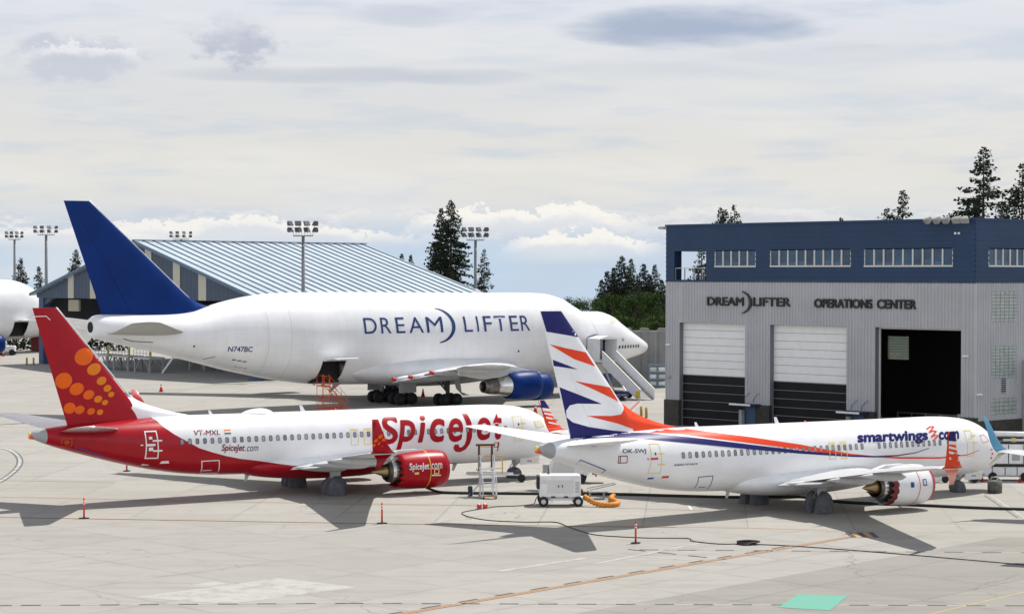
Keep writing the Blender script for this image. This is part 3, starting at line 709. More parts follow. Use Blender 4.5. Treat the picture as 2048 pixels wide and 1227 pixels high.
def cowl_s(Z0=1.53, Y0=4.83, k=1.0):
    P_ = [(12.66, 1.06), (13.0, 1.205), (13.6, 1.25), (14.3, 1.255), (15.2, 1.21), (15.9, 1.13), (16.4, 1.06)]
    def f(X, Z):
        for i in range(len(P_) - 1):
            if X <= P_[i + 1][0]: break
        a, b = P_[i], P_[i + 1]; r = a[1] + (b[1] - a[1]) * (X - a[0]) / (b[0] - a[0])
        return Y0 + math.sqrt(max(.01, r * r - (Z - Z0) ** 2))
    return f
cw = cowl_s()
word(SP, 'SpiceJet', (15.75, 14.33, 1.50, 2.06), cw, TAPEW, offset=.022, shear=.16, eps=.016)
word(SP, '.com', (14.28, 13.35, 1.62, 1.98), cw, TAPEW, offset=.004, shear=.16, eps=.016)
decal(SP, 'tape_patch', [[(15.4, 1.47), (15.1, 1.47), (15.1, 1.33), (15.4, 1.33)]], cw, TAPEY, eps=.02)
decal(SP, 'square_mark', ring_poly([(14.0, 1.64), (13.6, 1.64), (13.6, 1.28), (14.0, 1.28)], .07), cw, TAPEY, eps=.026)
decal(SP, 'tape_patch', [[(14.15, 1.26), (13.45, 1.22), (13.45, 1.15), (14.15, 1.18)]], cw, TAPEW, eps=.02)
nacelle(SP, [(13.38, 1.233), (13.42, 1.235)], 4.83, 1.53).build('cowl_strap', ORNG, SP.root)
decal(SP, 'door_mark', ring_poly([(6.75, 2.72), (6.42, 2.72), (6.42, 2.36), (6.75, 2.36)], .05), s_sp, RED)
decal(SP, 'door_mark', [[(6.42, 2.72), (6.34, 2.72), (6.34, 2.1), (6.42, 2.1)]], s_sp, RED)
gr = 'grey cloth covers over the parked airliners\' wheels'
for X, Y, lb in ((19.6, 3.29, 'dark grey cloth cover on the outer right main wheel of the red airliner'), (19.6, 2.43, 'dark grey cloth cover on the inner right main wheel of the red airliner'),
               (19.6, -2.43, 'dark grey cloth cover on the inner left main wheel of the red airliner'), (19.6, -3.29, 'dark grey cloth cover on the outer left main wheel of the red airliner')):
    wheel_cover(SP, X, Y, lb, seed=int(X + Y * 7), group=gr, wy=.36)
wheel_cover(SP, 4.0, 0, 'low dark grey cloth cover over both nose wheels of the red airliner', r=.50, h=.76, wy=.46, seed=3, group=gr)

# ---------------------------------------------------------------- white airliner with orange and navy swooshes
SM, s_sm = airliner('airliner', 'white narrow-body airliner with orange and navy swooshes on fin and fuselage', (16.90, 132.358), .64215, 'smart')
SM.root.rotation_euler.x = R(-.6); SM.root.rotation_euler.y = R(.5); SP.root.rotation_euler.x = R(-.45)
windows(SM, s_sm, 29.6, 7.6, 3.845, 3.65, (14.36, 13.85))
decal(SM, 'orange_swoosh', [[(31.2, 5.17), (30.2, 5.29), (28.48, 5.30), (27.08, 5.09), (23.98, 4.66), (20.14, 4.07), (18.11, 3.70), (15.96, 3.33), (14, 3.1), (11.47, 2.91), (7.73, 2.72), (5.09, 2.78), (3.83, 3.02), (3.83, 2.99), (5.09, 2.72), (7.71, 2.62), (11.46, 2.80), (14, 3.02), (15.96, 3.20), (18.13, 3.46), (20.22, 3.77), (24.18, 4.33), (27.45, 4.77), (29.2, 5.03)]], s_sm, ORANGE2, eps=.012)
decal(SM, 'navy_swoosh', [[(36.6, 5.10), (36.5, 4.93), (35.6, 4.99), (34.3, 5.0), (33.25, 4.97), (31.64, 4.82), (27.7, 4.37), (24.31, 3.96), (20.24, 3.52), (15.96, 3.13), (13.75, 2.985), (11.7, 2.98), (10.1, 3.08), (8.82, 3.33), (8.82, 3.37), (10.1, 3.13), (11.7, 3.05), (13.75, 3.08), (15.96, 3.23), (20.23, 3.71), (24.23, 4.24), (27.51, 4.69), (31.18, 5.15), (32.54, 5.21), (34.74, 5.19)]], s_sm, NAVY, eps=.020)
for k, pl in dict(tip=[(38.72, 12.24), (37.27, 12.24), (35.96, 10.74), (38.30, 11.09)], b1=[(37.84, 9.5), (36.9, 9.19), (36.14, 8.92), (37.77, 9.15)], big=[(37.36, 7.94), (35.86, 7.42), (34.41, 6.91), (36.15, 6.98), (36.65, 6.89), (36.88, 6.6), (36.85, 6.23), (36.42, 5.92), (35.32, 5.62), (33.67, 5.36), (32.47, 5.24), (33.25, 5.10), (36.5, 4.97), (36.78, 5.93)]).items():
    decal(SM, 'fin_stripe', [pl], FIN_S, NAVY, eps=.014)
for k, pl in dict(o1=[(38.08, 10.38), (37.01, 10.15), (35.52, 9.88), (34.84, 9.06), (36.4, 9.51), (37.41, 10.02)], o2=[(36.38, 8.27), (35.04, 8.05), (33.75, 7.84), (33.1, 6.99), (34.08, 7.38), (35.36, 7.89)], o3=[(35.49, 6.26), (33.67, 6.2), (32.99, 6.26), (32.74, 6.5), (32.66, 6.68), (31.9, 5.78), (31.4, 5.16), (33.24, 5.74)]).items():
    decal(SM, 'fin_stripe', [pl], FIN_S, ORANGE2, eps=.014)
word(SM, 'smartwings', ((14.99, 4.57), (8.60, 4.49), (15.30, 3.78), (8.92, 3.66)), s_sm, NAVY, offset=.045)
tape(SM, 'squiggle', [(8.60, 4.54), (8.2, 4.66), (7.84, 4.66), (8.52, 4.34), (8.1, 4.42), (7.84, 4.38), (8.48, 4.06), (8.1, 4.14), (7.84, 4.10), (8.42, 3.80)], .075, s_sm, ORANGE2, eps=.016)
word(SM, 'com', ((7.67, 4.33), (5.70, 4.33), (7.87, 3.82), (5.91, 3.80)), s_sm, NAVY, offset=.045)
word(SM, 'OK-SWJ', ((33.84, 4.38), (32.21, 4.33), (33.89, 4.07), (32.29, 4.03)), s_sm, TXTK, offset=.012)
word(SM, 'BOEING 737 MAX 8', (30.27, 28.55, 3.26, 3.36), s_sm, TXTK, offset=.02, shear=.15)
decal(SM, 'door_tape', ring_poly([(31.92, 4.62), (31.22, 4.60), (31.15, 2.86), (32.02, 2.86)], .05), s_sm, TAPEY)
for a, b, c, d, mm in ((31.45, 30.98, 4.04, 3.98, TAPEY), (31.5, 30.96, 3.42, 3.35, TAPEY), (31.98, 31.45, 3.80, 3.68, SRED), (32.22, 32.1, 3.78, 3.70, SRED), (31.82, 31.45, 2.62, 2.52, TAPEB), (30.92, 30.46, 2.68, 2.55, SRED)):
    decal(SM, 'tape_patch', [[(a, c), (b, c), (b, d), (a, d)]], s_sm, mm, eps=.02)
decal(SM, 'door_window', [ell(31.62, 4.02, .06, .085)], s_sm, TXTK, eps=.02)
decal(SM, 'square_mark', ring_poly([(34.17, 4.0), (33.55, 4.0), (33.55, 3.56), (34.17, 3.56)], .05), s_sm, TXTR)
decal(SM, 'square_mark', [[(34.06, 3.95), (34.0, 3.95), (34.0, 3.61), (34.06, 3.61)]], s_sm, TXTR)
tape(SM, 'service_door_tape', [(36.60, 3.62), (36.52, 3.84), (34.72, 3.18), (34.72, 3.0)], .05, s_sm, TAPEB)
tape(SM, 'hatch_tape', [(27.95, 1.62), (28.28, 2.50), (27.20, 2.52), (26.95, 1.68)], .05, s_sm, TAPEB)
decal(SM, 'hatch_handle', [[(27.8, 1.86), (27.3, 1.86), (27.3, 1.82), (27.8, 1.82)]], s_sm, TAPEB)
for x0 in (17.75, 16.75): decal(SM, 'exit_outline', ring_poly([(x0, 4.10), (x0 - .55, 4.10), (x0 - .55, 3.02), (x0, 3.02)], .045), s_sm, TAPEY, eps=.026)
for x0 in (17.75, 16.75): decal(SM, 'exit_mark', [[(x0 - .13, 4.02), (x0 - .44, 4.02), (x0 - .44, 3.96), (x0 - .13, 3.96)]], s_sm, TAPEY, eps=.03)
decal(SM, 'door_outline', ring_poly([(5.22, 4.34), (4.50, 4.34), (4.42, 2.64), (5.14, 2.62)], .04), s_sm, TAPEY, eps=.026)
for z, a, b in ((4.0, 4.7, 4.15), (3.78, 5.0, 4.6), (3.5, 4.7, 4.1)): decal(SM, 'tape_patch', [[(a, z + .035), (b, z + .035), (b, z - .035), (a, z - .035)]], s_sm, TAPEY, eps=.032)
decal(SM, 'screen_tape', ring_poly([(3.72, 3.94), (3.10, 3.98), (2.62, 3.50), (3.5, 3.44)], .045), s_sm, mat('pink_tape', (.75, .25, .22), .6))
for a, b, c, d in ((2.5, 2.3, 3.0, 2.9), (2.35, 2.15, 2.72, 2.6), (2.4, 2.2, 2.45, 2.32)): decal(SM, 'tape_patch', [[(a, c), (b, c), (b, d), (a, d)]], s_sm, SRED, eps=.02)
tape(SM, 'service_door_tape', [(8.9, 1.95), (8.7, 2.12), (7.5, 2.14), (7.45, 1.96)], .04, s_sm, TAPEB)
decal(SM, 'tape_patch', [[(15.0, 1.82), (14.72, 1.82), (14.72, 1.50), (15.0, 1.50)]], cw, TAPEB, eps=.02)
decal(SM, 'square_mark', ring_poly([(13.95, 1.96), (13.62, 1.96), (13.62, 1.55), (13.95, 1.55)], .06), cw, TAPEB, eps=.02)
decal(SM, 'tail_marking', [[(36.0, 4.72), (35.0, 4.74), (34.6, 4.62), (35.8, 4.58)]], s_sm, TXTK)
for X, Y, lb in ((19.6, 3.29, 'tall grey cloth cover on the outer right main wheel of the white airliner'), (19.6, 2.43, 'tall grey cloth cover on the inner right main wheel of the white airliner'),
               (19.6, -2.43, 'tall grey cloth cover on the inner left main wheel of the white airliner'), (19.6, -3.29, 'tall grey cloth cover on the outer left main wheel of the white airliner')):
    wheel_cover(SM, X, Y, lb, seed=int(50 + X + Y * 7), group=gr, h=1.3, wy=.36, flare=.16)
wheel_cover(SM, 4.0, 0, 'low grey cloth cover over both nose wheels of the white airliner', r=.5, h=.78, wy=.46, seed=9, group=gr)
# a third airliner stands just outside the frame: only its teal winglet and wing tip reach in
AT, s_t = airliner('airliner', 'white airliner at the right edge showing a teal split winglet', (0, 0), R(48), 'teal')
_h = Vector((math.cos(R(48)), math.sin(R(48)), 0)); _r = Vector((math.sin(R(48)), -math.cos(R(48)), 0))
windows(AT, s_t, 29.6, 7.6, 3.78, 3.74, (14.36,))
AT.root.location = Vector((28.15, 128.2, 0)) - _h * (19.6 - 24.9) - _r * (-17.95)

# ---------------------------------------------------------------- outsized cargo jet
JW = mat('cargo_jet_skin', (.78, .785, .80), .36, coat=.25, var=.05, vs=.35, grid=((0, 1.02, .035), (2, 1.1, .03)))
def jet_body(A, x0, x1, name, c0, c1, hatch=None):
    root = A.root; s = lambda X, Z: ysurf(FLCF, X, Z)
    m = MB(); m.loft(fus_rings(A, FLCF, x0, x1, n=120, step=.4), True, c0, c1); o = m.build(name, JW, root)
    if not hatch: return o
    h0, h1 = hatch; bm = bmesh.new(); bm.from_mesh(o.data)
    for ax, vs in ((0, (33 - h0, 33 - h1)), (2, (2.62, 4.9))):
        for v in vs:
            co = [0, 0, 0]; no = [0, 0, 0]; co[ax] = v; no[ax] = 1
            bmesh.ops.bisect_plane(bm, geom=bm.verts[:] + bm.edges[:] + bm.faces[:], plane_co=co, plane_no=no, dist=1e-4)
    kill = [f for f in bm.faces if (lambda c: c.y < -1 and 33 - h1 < c.x < 33 - h0 and 2.62 < c.z < 4.9)(f.calc_center_median())]
    bmesh.ops.delete(bm, geom=kill, context='FACES'); bm.to_mesh(o.data); bm.free()
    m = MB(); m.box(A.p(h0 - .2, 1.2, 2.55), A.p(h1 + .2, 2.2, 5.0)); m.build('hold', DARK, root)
    m = MB(); m.box(A.p(h0 - .1, 2.0, 2.60), A.p(h1 + .1, 2.2, 2.66)); m.build('hold_floor', EQG, root)
    # hatch panel swung up about its top edge
    m = MB(); a = []; b = []; yt = s((h0 + h1) / 2, 4.9)
    for k in range(9):
        t = k / 8; yy = yt + .02 + 2.35 * t; zz = 4.93 + .30 * math.sin(t * math.pi * .62) - .04 * t
        a.append([A.p(h1 - .02, yy, zz), A.p(h0 + .02, yy, zz)]); b.append([A.p(h0 + .02, yy, zz - .12), A.p(h1 - .02, yy, zz - .12)])
    m.loft([x + y for x, y in zip(a, b)], True, True, True, smooth=False); m.build('cargo_door', JW, root)
    return o
def cargo_jet():
    root = thing('cargo_jet', 'huge white bulging cargo jet with a plain blue tail fin and open side hatch', 'cargo jet', (-10.801, 223.873, 0), .65813); A = Air(root, 33.)
    s = lambda X, Z: ysurf(FLCF, X, Z)
    jet_body(A, .2, 52.1, 'fuselage', True, False, (43.2, 45.9)); jet_body(A, 52.13, 69.25, 'swing_tail', False, True)
    m = MB(); m.loft([r for r in fus_rings(A, FLCF, 52.09, 52.14, n=120, step=.04, off=0)], True); m.build('tail_seam', mat('seam_and_shade_grey', (.50, .51, .53), .5), root)
    m = MB(); rings = fus_rings(A, FLCF, 49.62, 49.66, n=120, step=.02)
    m.loft([[tuple(Vector(p) + Vector((0, p[1] * .0012, (p[2] - 7) * .0012))) for p in r] for r in rings], True); m.build('panel_seam', mat('seam_and_shade_grey', (.50, .51, .53), .5), root)
    # wing root fairing
    rings = []
    for k in range(33):
        t = k / 32; X = 18.5 + 24. * t; f = math.sin(math.pi * t) ** .6
        rings.append([A.p(X, (2.6 + 1.95 * f) * math.copysign(abs(math.cos(q)) ** .85, math.cos(q)), 3.75 - .2 * f + (.6 + 1.25 * f) * math.copysign(abs(math.sin(q)) ** .85, math.sin(q))) for q in (2 * math.pi * i / 56 for i in range(56))])
    m = MB(); m.loft(rings, True, True, True); m.build('wing_root_fairing', mat('fairing_white', (.70, .71, .725), .4, var=.05, vs=.5), root)
    fin_mesh(A, FINLCF, 0, .72, over=.05).build('fin', BLUE, root, 35); fin_mesh(A, FINLCF, .723, 1, nc=6, over=.0).build('rudder', BLUE, root, 35)
    fin_mesh(A, (56.8, 56.95, 9.5, 69.25, 69.4, 20.4, .4), nc=4).build('fin_leading_edge', WHITE, root)
    m = MB(); rr = []
    for X, zt in ((56.2, 10.38), (57.0, 10.42), (57.7, 10.66), (58.4, 11.05), (59.0, 11.45)):
        w = .03 + (X - 56.2) * .1; rr.append([A.p(X, -w, 9.6), A.p(X, -w * .7, (9.7 + zt) / 2), A.p(X, 0, zt), A.p(X, w * .7, (9.7 + zt) / 2), A.p(X, w, 9.6)])
    m.loft(rr, False); m.build('dorsal_fin', BLUE, root)
    m = MB(); m.cyl(A.p(69.15, 0, 8.55), A.p(69.32, 0, 8.55), .55, .5, 24); m.build('exhaust_outlet', DARK, root)
    SG = mat('stabiliser_grey', (.31, .305, .29), .4, var=.12)
    for sd in (1, -1):
        o = wing_loft(A, [(.6, 59.4, 8.6, 7.85, .09, 0), (2.2, 60.6, 7.6, 8.0, .09, 0), (10.6, 67.6, 2.9, 9.22, .09, 0), (11.1, 68.3, 2.1, 9.28, .06, 0)], sd).build('tailplane', SG, root)
        m = MB(); m.add([A.p(66.1, sd * 2.2, 8.22), A.p(69.15, sd * 10.5, 9.36), A.p(69.35, sd * 10.5, 9.36), A.p(66.35, sd * 2.2, 8.22)], [(0, 1, 2, 3)])
        W = [(1.5, 19.3, 17.2, 3.0, .12, .02), (4.2, 21.6, 15.2, 3.25, .12, .02), (11.7, 28.0, 9.4, 4.0, .10, .015), (20.8, 35.6, 6.6, 4.75, .095, .01), (30.5, 44.0, 4.3, 5.55, .09, -.01), (31.9, 45.6, 3.2, 5.65, .06, -.01)]
        w = wing_loft(A, W, sd).build('wing', WING, root)
        for Y, xt, zz, L, rr_ in ((5.4, 37.2, 2.95, 5., .42), (8.6, 37.4, 3.3, 5., .42), (13.6, 38.4, 4.0, 4.4, .36), (17.2, 39.6, 4.35, 4., .34), (22.5, 42., 4.8, 2.6, .24)):
            f = MB(); r = []
            for k in range(13):
                t = k / 12; X = xt - L + (L + 1.3) * t; a = rr_ * math.sin(math.pi * t) ** .6 + .015
                r.append([A.p(X, sd * Y + a * .7 * math.cos(g), zz - .25 + .2 * t + a * math.sin(g)) for g in (2 * math.pi * i / 14 for i in range(14))])
            f.loft(r, True, True, True); o = f.build('flap_fairing', WING, root)
            if Y < 15:
                e = MB(); e.cyl(A.p(xt + 1.15, sd * Y, zz - .06), A.p(xt + 1.5, sd * Y, zz - .05), .2, .18, 12); e.build('red_cap', SRED, o)
        f = MB(); f.add([A.p(35.2, sd * 4.4, 3.1), A.p(36.2, sd * 11., 3.75), A.p(38.3, sd * 11., 3.45), A.p(38.0, sd * 4.4, 2.5), A.p(35.2, sd * 4.4, 2.95), A.p(36.2, sd * 11., 3.6), A.p(38.3, sd * 11., 3.38), A.p(38.0, sd * 4.4, 2.42)],
              [(0, 1, 2, 3), (7, 6, 5, 4), (0, 4, 5, 1), (1, 5, 6, 2), (2, 6, 7, 3), (3, 7, 4, 0)]); f.build('flap', WINGD, root)
        for Y, X0, Z in ((11.7, 23.9, 2.0), (20.8, 32.55, 2.92)):
            d = lambda x: X0 + x
            e = nacelle(A, [(d(1.0), .95), (d(.35), 1.05), (d(.06), 1.16), (d(0), 1.24)], sd * Y, Z).build('inlet_lip', METAL, root)
            e = nacelle(A, [(d(0), 1.24), (d(.08), 1.32), (d(.6), 1.40), (d(1.6), 1.42), (d(2.6), 1.36), (d(3.5), 1.22), (d(3.55), 1.15)], sd * Y, Z).build('engine_cowl', BLUE, root)
            nacelle(A, [(d(3.3), 1.2), (d(3.4), 1.02), (d(4.9), .78)], sd * Y, Z).build('core_cowl', METAL, e)
            nacelle(A, [(d(4.85), .80), (d(5.6), .72), (d(6.35), .56), (d(6.3), .50), (d(5.8), .48)], sd * Y, Z).build('exhaust_nozzle', DMETAL, e)
            nacelle(A, [(d(5.5), .5), (d(5.9), .3), (d(6.0), .02)], sd * Y, Z).build('exhaust_plug', DARK, e)
            nacelle(A, [(d(1.0), .97), (d(1.2), .4), (d(.9), .02)], sd * Y, Z).build('fan', BLACK, e)
            pm = MB(); r = []
            for X, zb, zt, w_ in ((.9, Z + 1.36, Z + 1.42, .14), (2.4, Z + 1.3, Z + 1.75, .28), (4.5, Z + .85, Z + 1.95, .3), (6.8, Z + .75, Z + 1.75, .26), (9.2, Z + 1.2, Z + 1.6, .1)):
                r.append([A.p(d(X), sd * Y - w_, zb), A.p(d(X), sd * Y + w_, zb), A.p(d(X), sd * Y + w_ * .7, zt), A.p(d(X), sd * Y - w_ * .7, zt)])
            pm.loft(r, True, True, True, smooth=False); pm.build('pylon', WING, root)
        for X, Y in ((35.0, 1.92), (31.9, 5.5)):
            g = MB(); Yg = sd * Y; g.cyl(A.p(X, Yg, .7), A.p(X, Yg, 2.9), .2, .26); g.bar(A.p(X - .8, Yg, .64), A.p(X + .8, Yg, .64), .22)
            for q in (-.74, .74): g.cyl(A.p(X + q, Yg - .6, .62), A.p(X + q, Yg + .6, .62), .1)
            g.bar(A.p(X, Yg, 1.3), A.p(X + 1.3, Yg, 2.6), .14); g.bar(A.p(X, Yg, 1.4), A.p(X, Yg - sd * 1.2, 2.7), .14)
            go = g.build('main_gear', STRUT if Y < 3 else mat('dark_strut', (.09, .09, .095), .5), root)
            for q in (-.74, .74):
                for yy in (-.56, .56): wheel(A, X + q, Yg + yy, .62, .62, .46, go, mat('dark_rim', (.035, .035, .036), .5))
            dm = MB()
            if Y > 3: dm.prism([(33 - X + .2, 2.9), (33 - X + 1.0, 2.9), (33 - X + 1.25, 1.35), (33 - X + 2.3, .95), (33 - X + 1.4, 1.0), (33 - X + .6, 1.7)], -(Yg + .72), -(Yg + .66), 'y')
            else: dm.box(A.p(X - 1.0, Yg + sd * .95, 1.25), A.p(X + 1.1, Yg + sd * 1.02, 2.3))
            dm.build('gear_door', WINGD, root)
    g = MB(); g.cyl(A.p(7.8, 0, .6), A.p(7.8, 0, 2.8), .16); g.cyl(A.p(7.8, -.5, .6), A.p(7.8, .5, .6), .08); go = g.build('nose_gear', STRUT, root)
    for k in (-1, 1): wheel(A, 7.8, k * .45, .6, .6, .4, go)
    # lettering and marks
    let = []
    for ch, a, b in (('D', 41.23, 39.70), ('R', 39.2, 37.95), ('E', 37.35, 36.25), ('A', 35.75, 33.95), ('M', 33.55, 31.50), ('L', 28.77, 27.70), ('I', 27.12, 26.90), ('F', 26.22, 25.15), ('T', 24.75, 23.25), ('E', 22.75, 21.65), ('R', 21.30, 20.12)):
        t0 = (41.23 - a) / 21.1; let.append(word(A, ch, (a, b, 7.46 - .12 * t0, 9.05 - .10 * t0), s, LETBL, offset=-.012, name='letter', eps=.03))
    o = []; i_ = []
    for k in range(25):
        t = R(-105 + 195 * k / 24)
        o.append((31.85 - 2.02 * math.cos(t) if False else 32.0 - 2.10 * math.cos(R(-88 + 176 * k / 24)), 8.1 + 1.78 * math.sin(R(-88 + 176 * k / 24))))
        i_.append((32.35 - 2.02 * math.cos(R(-80 + 160 * k / 24)), 8.12 + 1.74 * math.sin(R(-80 + 160 * k / 24))))
    let.append(decal(A, 'crescent', [o + i_[::-1]], s, LETBL, eps=.03))
    word(A, 'N747BC', (56.2, 53.75, 5.98, 6.50), s, LETBL, offset=.02, eps=.02, slope=-.06)
    for k in range(3): decal(A, 'vent_slot', [[(55.5 - k * .55, 5.26 - k * .1), (55.1 - k * .55, 5.24 - k * .1), (55.1 - k * .55, 5.14 - k * .1), (55.5 - k * .55, 5.16 - k * .1)]], s, TXTK, eps=.02)
    for k in range(3): decal(A, 'vent_slot', [[(54.9 - k * .5, 4.55 - k * .1), (54.55 - k * .5, 4.52 - k * .1), (54.55 - k * .5, 4.44 - k * .1), (54.9 - k * .5, 4.47 - k * .1)]], s, EQG, eps=.02)
    decal(A, 'port', [ell(59.58, 6.61, .1, .1)], s, TXTK, eps=.02); decal(A, 'port', [ell(21.6, 5.2, .12, .12)], s, TXTK, eps=.02)
    decal(A, 'drain_mark', strip_poly([(58.2, 5.30), (57.2, 5.55)], .06), s, TXTK, eps=.02)
    for X in (6.16, 5.72, 5.23, 4.75, 4.24, 3.71, 3.22, 6.65, 7.15, 9.9, 10.4):
        decal(A, 'window', [rrect(X, 5.22, .24, .36, .08)], s, BLACK, eps=.02)
    word(A, 'G', (6.36, 5.98, 5.88, 6.18), s, LETBL, offset=.02, eps=.02)
    decal(A, 'door_outline', strip_poly([(9.0, 4.2), (9.0, 6.4), (7.9, 6.4), (7.9, 4.2)], .05), s, EQG, eps=.02)
    decal(A, 'cockpit_window', [[(7.5, 8.32), (7.05, 8.36), (6.86, 7.95), (7.6, 7.82)]], s, mat('pale_screen', (.70, .69, .62), .3), eps=.02)
    decal(A, 'cockpit_window', [[(7.0, 8.32), (6.72, 8.28), (6.5, 7.95), (6.8, 7.94)]], s, mat('pale_screen', (.70, .69, .62), .3), eps=.02)
    decal(A, 'crease_shade', strip_poly([(11.9, 9.9), (11.2, 9.3), (10.6, 8.5), (10.2, 7.6), (9.95, 6.6), (9.8, 5.4), (9.9, 4.2)], .05), s, mat('seam_and_shade_grey', (.50, .51, .53), .5), eps=.02)  # shading along the bulge's front crease, painted as a thin grey strip
    m = MB(); m.bar(A.p(6.6, -1.2, 8.1), A.p(5.6, -2.6, 8.15), .12); m.build('side_hatch', WHITE, root)
    decal(A, 'stab_trim', strip_poly([(66.5, 7.45), (65.6, 7.2), (63.6, 7.05)], .07), s, TXTK, eps=.02)
    a = MB(); a.prism([(33 - 24.0, 11.28), (33 - 23.4, 11.28), (33 - 24.0, 11.75), (33 - 24.35, 11.75)], -.03, .03, 'y'); a.build('antenna', WHITE, root)
    a = MB(); a.prism([(33 - 42.8, 2.3), (33 - 42.0, 2.3), (33 - 43.0, 1.6), (33 - 43.3, 1.6)], -.9, -.86, 'y'); a.build('antenna', EQG, root)
    return A, let
JET, JLET = cargo_jet()
# the second jet far left: same type, only its front half reaches into the frame, forward hatch open
def second_jet():
    c = JET.root.copy(); link(c)
    for ch in list(JET.root.children):
        if ch.name.split('.')[0] not in ('fuselage', 'hold', 'hold_floor', 'cargo_door', 'lettering', 'letter', 'crescent'): copy_tree(ch, c)
    jet_body(Air(c, 33.), .2, 52.1, 'fuselage', True, False, (14.2, 16.8))
    c.location = (-89.6, 317.6, 0); c.rotation_euler = (0, 0, R(45))
    c['label'] = 'distant white cargo jet cut off by the left edge, its low forward hatch open'
    return c
second_jet()
# ---------------------------------------------------------------- ground
def concrete(name, c, tint, rot, pitch, off=(0, 0), dark=False):
    m = bpy.data.materials.new(name); m.use_nodes = True; MATS[name] = m
    t = NT(m.node_tree); b = t.n['Principled BSDF']; b.inputs['Roughness'].default_value = .85; b.inputs['Specular IOR Level'].default_value = .25
    co = t.node('ShaderNodeTexCoord').outputs['Object']
    mp = t.node('ShaderNodeMapping'); t.l.new(co, mp.inputs[0]); mp.inputs['Rotation'].default_value = (0, 0, -rot); mp.inputs['Location'].default_value = (off[0], off[1], 0)
    x, y, z = t.sep(mp.outputs[0])
    # slab to slab tone
    ix = t.math('FLOOR', t.math('DIVIDE', x, pitch)); iy = t.math('FLOOR', t.math('DIVIDE', y, pitch))
    wn = t.node('ShaderNodeTexWhiteNoise', noise_dimensions='2D'); t.l.new(t.comb(ix, iy), wn.inputs['Vector'])
    colr = t.mix(wn.outputs['Value'], [q * .925 for q in c], [q * 1.05 for q in c])
    n1 = t.noise(co, .05, 6, .6); n2 = t.noise(co, .55, 7, .65); n3 = t.noise(co, 9., 5, .6)
    mp2 = t.node('ShaderNodeMapping'); t.l.new(co, mp2.inputs[0]); mp2.inputs['Rotation'].default_value = (0, 0, R(-52)); mp2.inputs['Scale'].default_value = (.09, .9, 1)
    n4 = t.noise(mp2.outputs[0], 1.0, 6, .62)
    colr = t.mix(t.math('MULTIPLY', t.rng(n1, .35, .7), .45), colr, tint)
    colr = t.mix(t.math('MULTIPLY', t.rng(n2, .45, .75), .42), colr, [q * .76 for q in c])
    colr = t.mix(t.math('MULTIPLY', t.rng(n4, .50, .68), .42), colr, [q * .76 for q in c])
    colr = t.mix(t.math('MULTIPLY', t.rng(n4, .46, .32), .36), colr, [min(1, q * 1.20) for q in c])
    mp3 = t.node('ShaderNodeMapping'); t.l.new(co, mp3.inputs[0]); mp3.inputs['Rotation'].default_value = (0, 0, R(12)); mp3.inputs['Scale'].default_value = (.12, 1.6, 1)
    n5 = t.noise(mp3.outputs[0], 1.0, 6, .66); colr = t.mix(t.math('MULTIPLY', t.rng(n5, .55, .74), .34), colr, [q * .74 for q in c])
    colr = t.mix(t.math('MULTIPLY', t.rng(n3, .4, .7), .10), colr, [q * .7 for q in c])
    # tyre scuffs and oil spots
    v = t.node('ShaderNodeTexVoronoi'); t.l.new(co, v.inputs['Vector']); v.inputs['Scale'].default_value = .16
    spot = t.math('MULTIPLY', t.math('SUBTRACT', 1., t.rng(t.math('ADD', v.outputs['Distance'], t.math('MULTIPLY', n3, .03)), .02, .055)), .40)
    colr = t.mix(spot, colr, [q * .35 for q in c])
    wv = t.node('ShaderNodeVectorMath', operation='ADD'); t.l.new(co, wv.inputs[0]); nn = t.node('ShaderNodeTexNoise'); t.l.new(co, nn.inputs['Vector']); nn.inputs['Scale'].default_value = .5; nn.inputs['Detail'].default_value = 5
    vm = t.node('ShaderNodeVectorMath', operation='SCALE'); t.l.new(nn.outputs['Color'], vm.inputs[0]); vm.inputs[3].default_value = 2.2; t.l.new(vm.outputs[0], wv.inputs[1])
    vc = t.node('ShaderNodeTexVoronoi', feature='DISTANCE_TO_EDGE'); t.l.new(wv.outputs[0], vc.inputs['Vector']); vc.inputs['Scale'].default_value = .085
    ck = t.math('MULTIPLY', t.math('LESS_THAN', vc.outputs['Distance'], .0035), t.rng(n1, .46, .58)); colr = t.mix(t.math('MULTIPLY', ck, .55), colr, [q * .45 for q in c])
    jt = t.math('ADD', .035, t.math('MULTIPLY', n2, .03))
    def joint(q):
        f = t.math('FRACT', t.math('DIVIDE', q, pitch)); return t.math('LESS_THAN', t.math('MULTIPLY', f, pitch), jt)
    j = t.math('MAXIMUM', joint(x), joint(y))
    halo = t.math('MAXIMUM', *[t.math('SUBTRACT', 1., t.rng(t.math('ABSOLUTE', t.math('SUBTRACT', t.math('FRACT', t.math('ADD', t.math('DIVIDE', q, pitch), .5)), .5)), 0, .055)) for q in (x, y)])
    colr = t.mix(t.math('MULTIPLY', t.math('MULTIPLY', halo, t.rng(n2, .35, .65)), .22), colr, [q * .72 for q in c])
    colr = t.mix(t.math('MULTIPLY', j, t.math('ADD', .25, t.math('MULTIPLY', t.rng(n1, .3, .7), .5))), colr, [q * .38 for q in c])
    t.put(b.inputs['Base Color'], colr)
    bn = t.node('ShaderNodeBump'); bn.inputs['Strength'].default_value = .25; bn.inputs['Distance'].default_value = .02
    t.l.new(n3, bn.inputs['Height']); t.l.new(bn.outputs[0], b.inputs['Normal'])
    return m
CON = concrete('apron_concrete', (.370, .354, .322), (.415, .399, .367), R(-5), 6.05, (3.3, .6))
CON2 = concrete('old_concrete', (.350, .336, .306), (.398, .384, .356), R(47), 6.1, (1.4, 2.2))
CON3 = concrete('dark_concrete', (.285, .273, .245), (.310, .298, .272), R(47), 6.1, (1.4, 2.2))
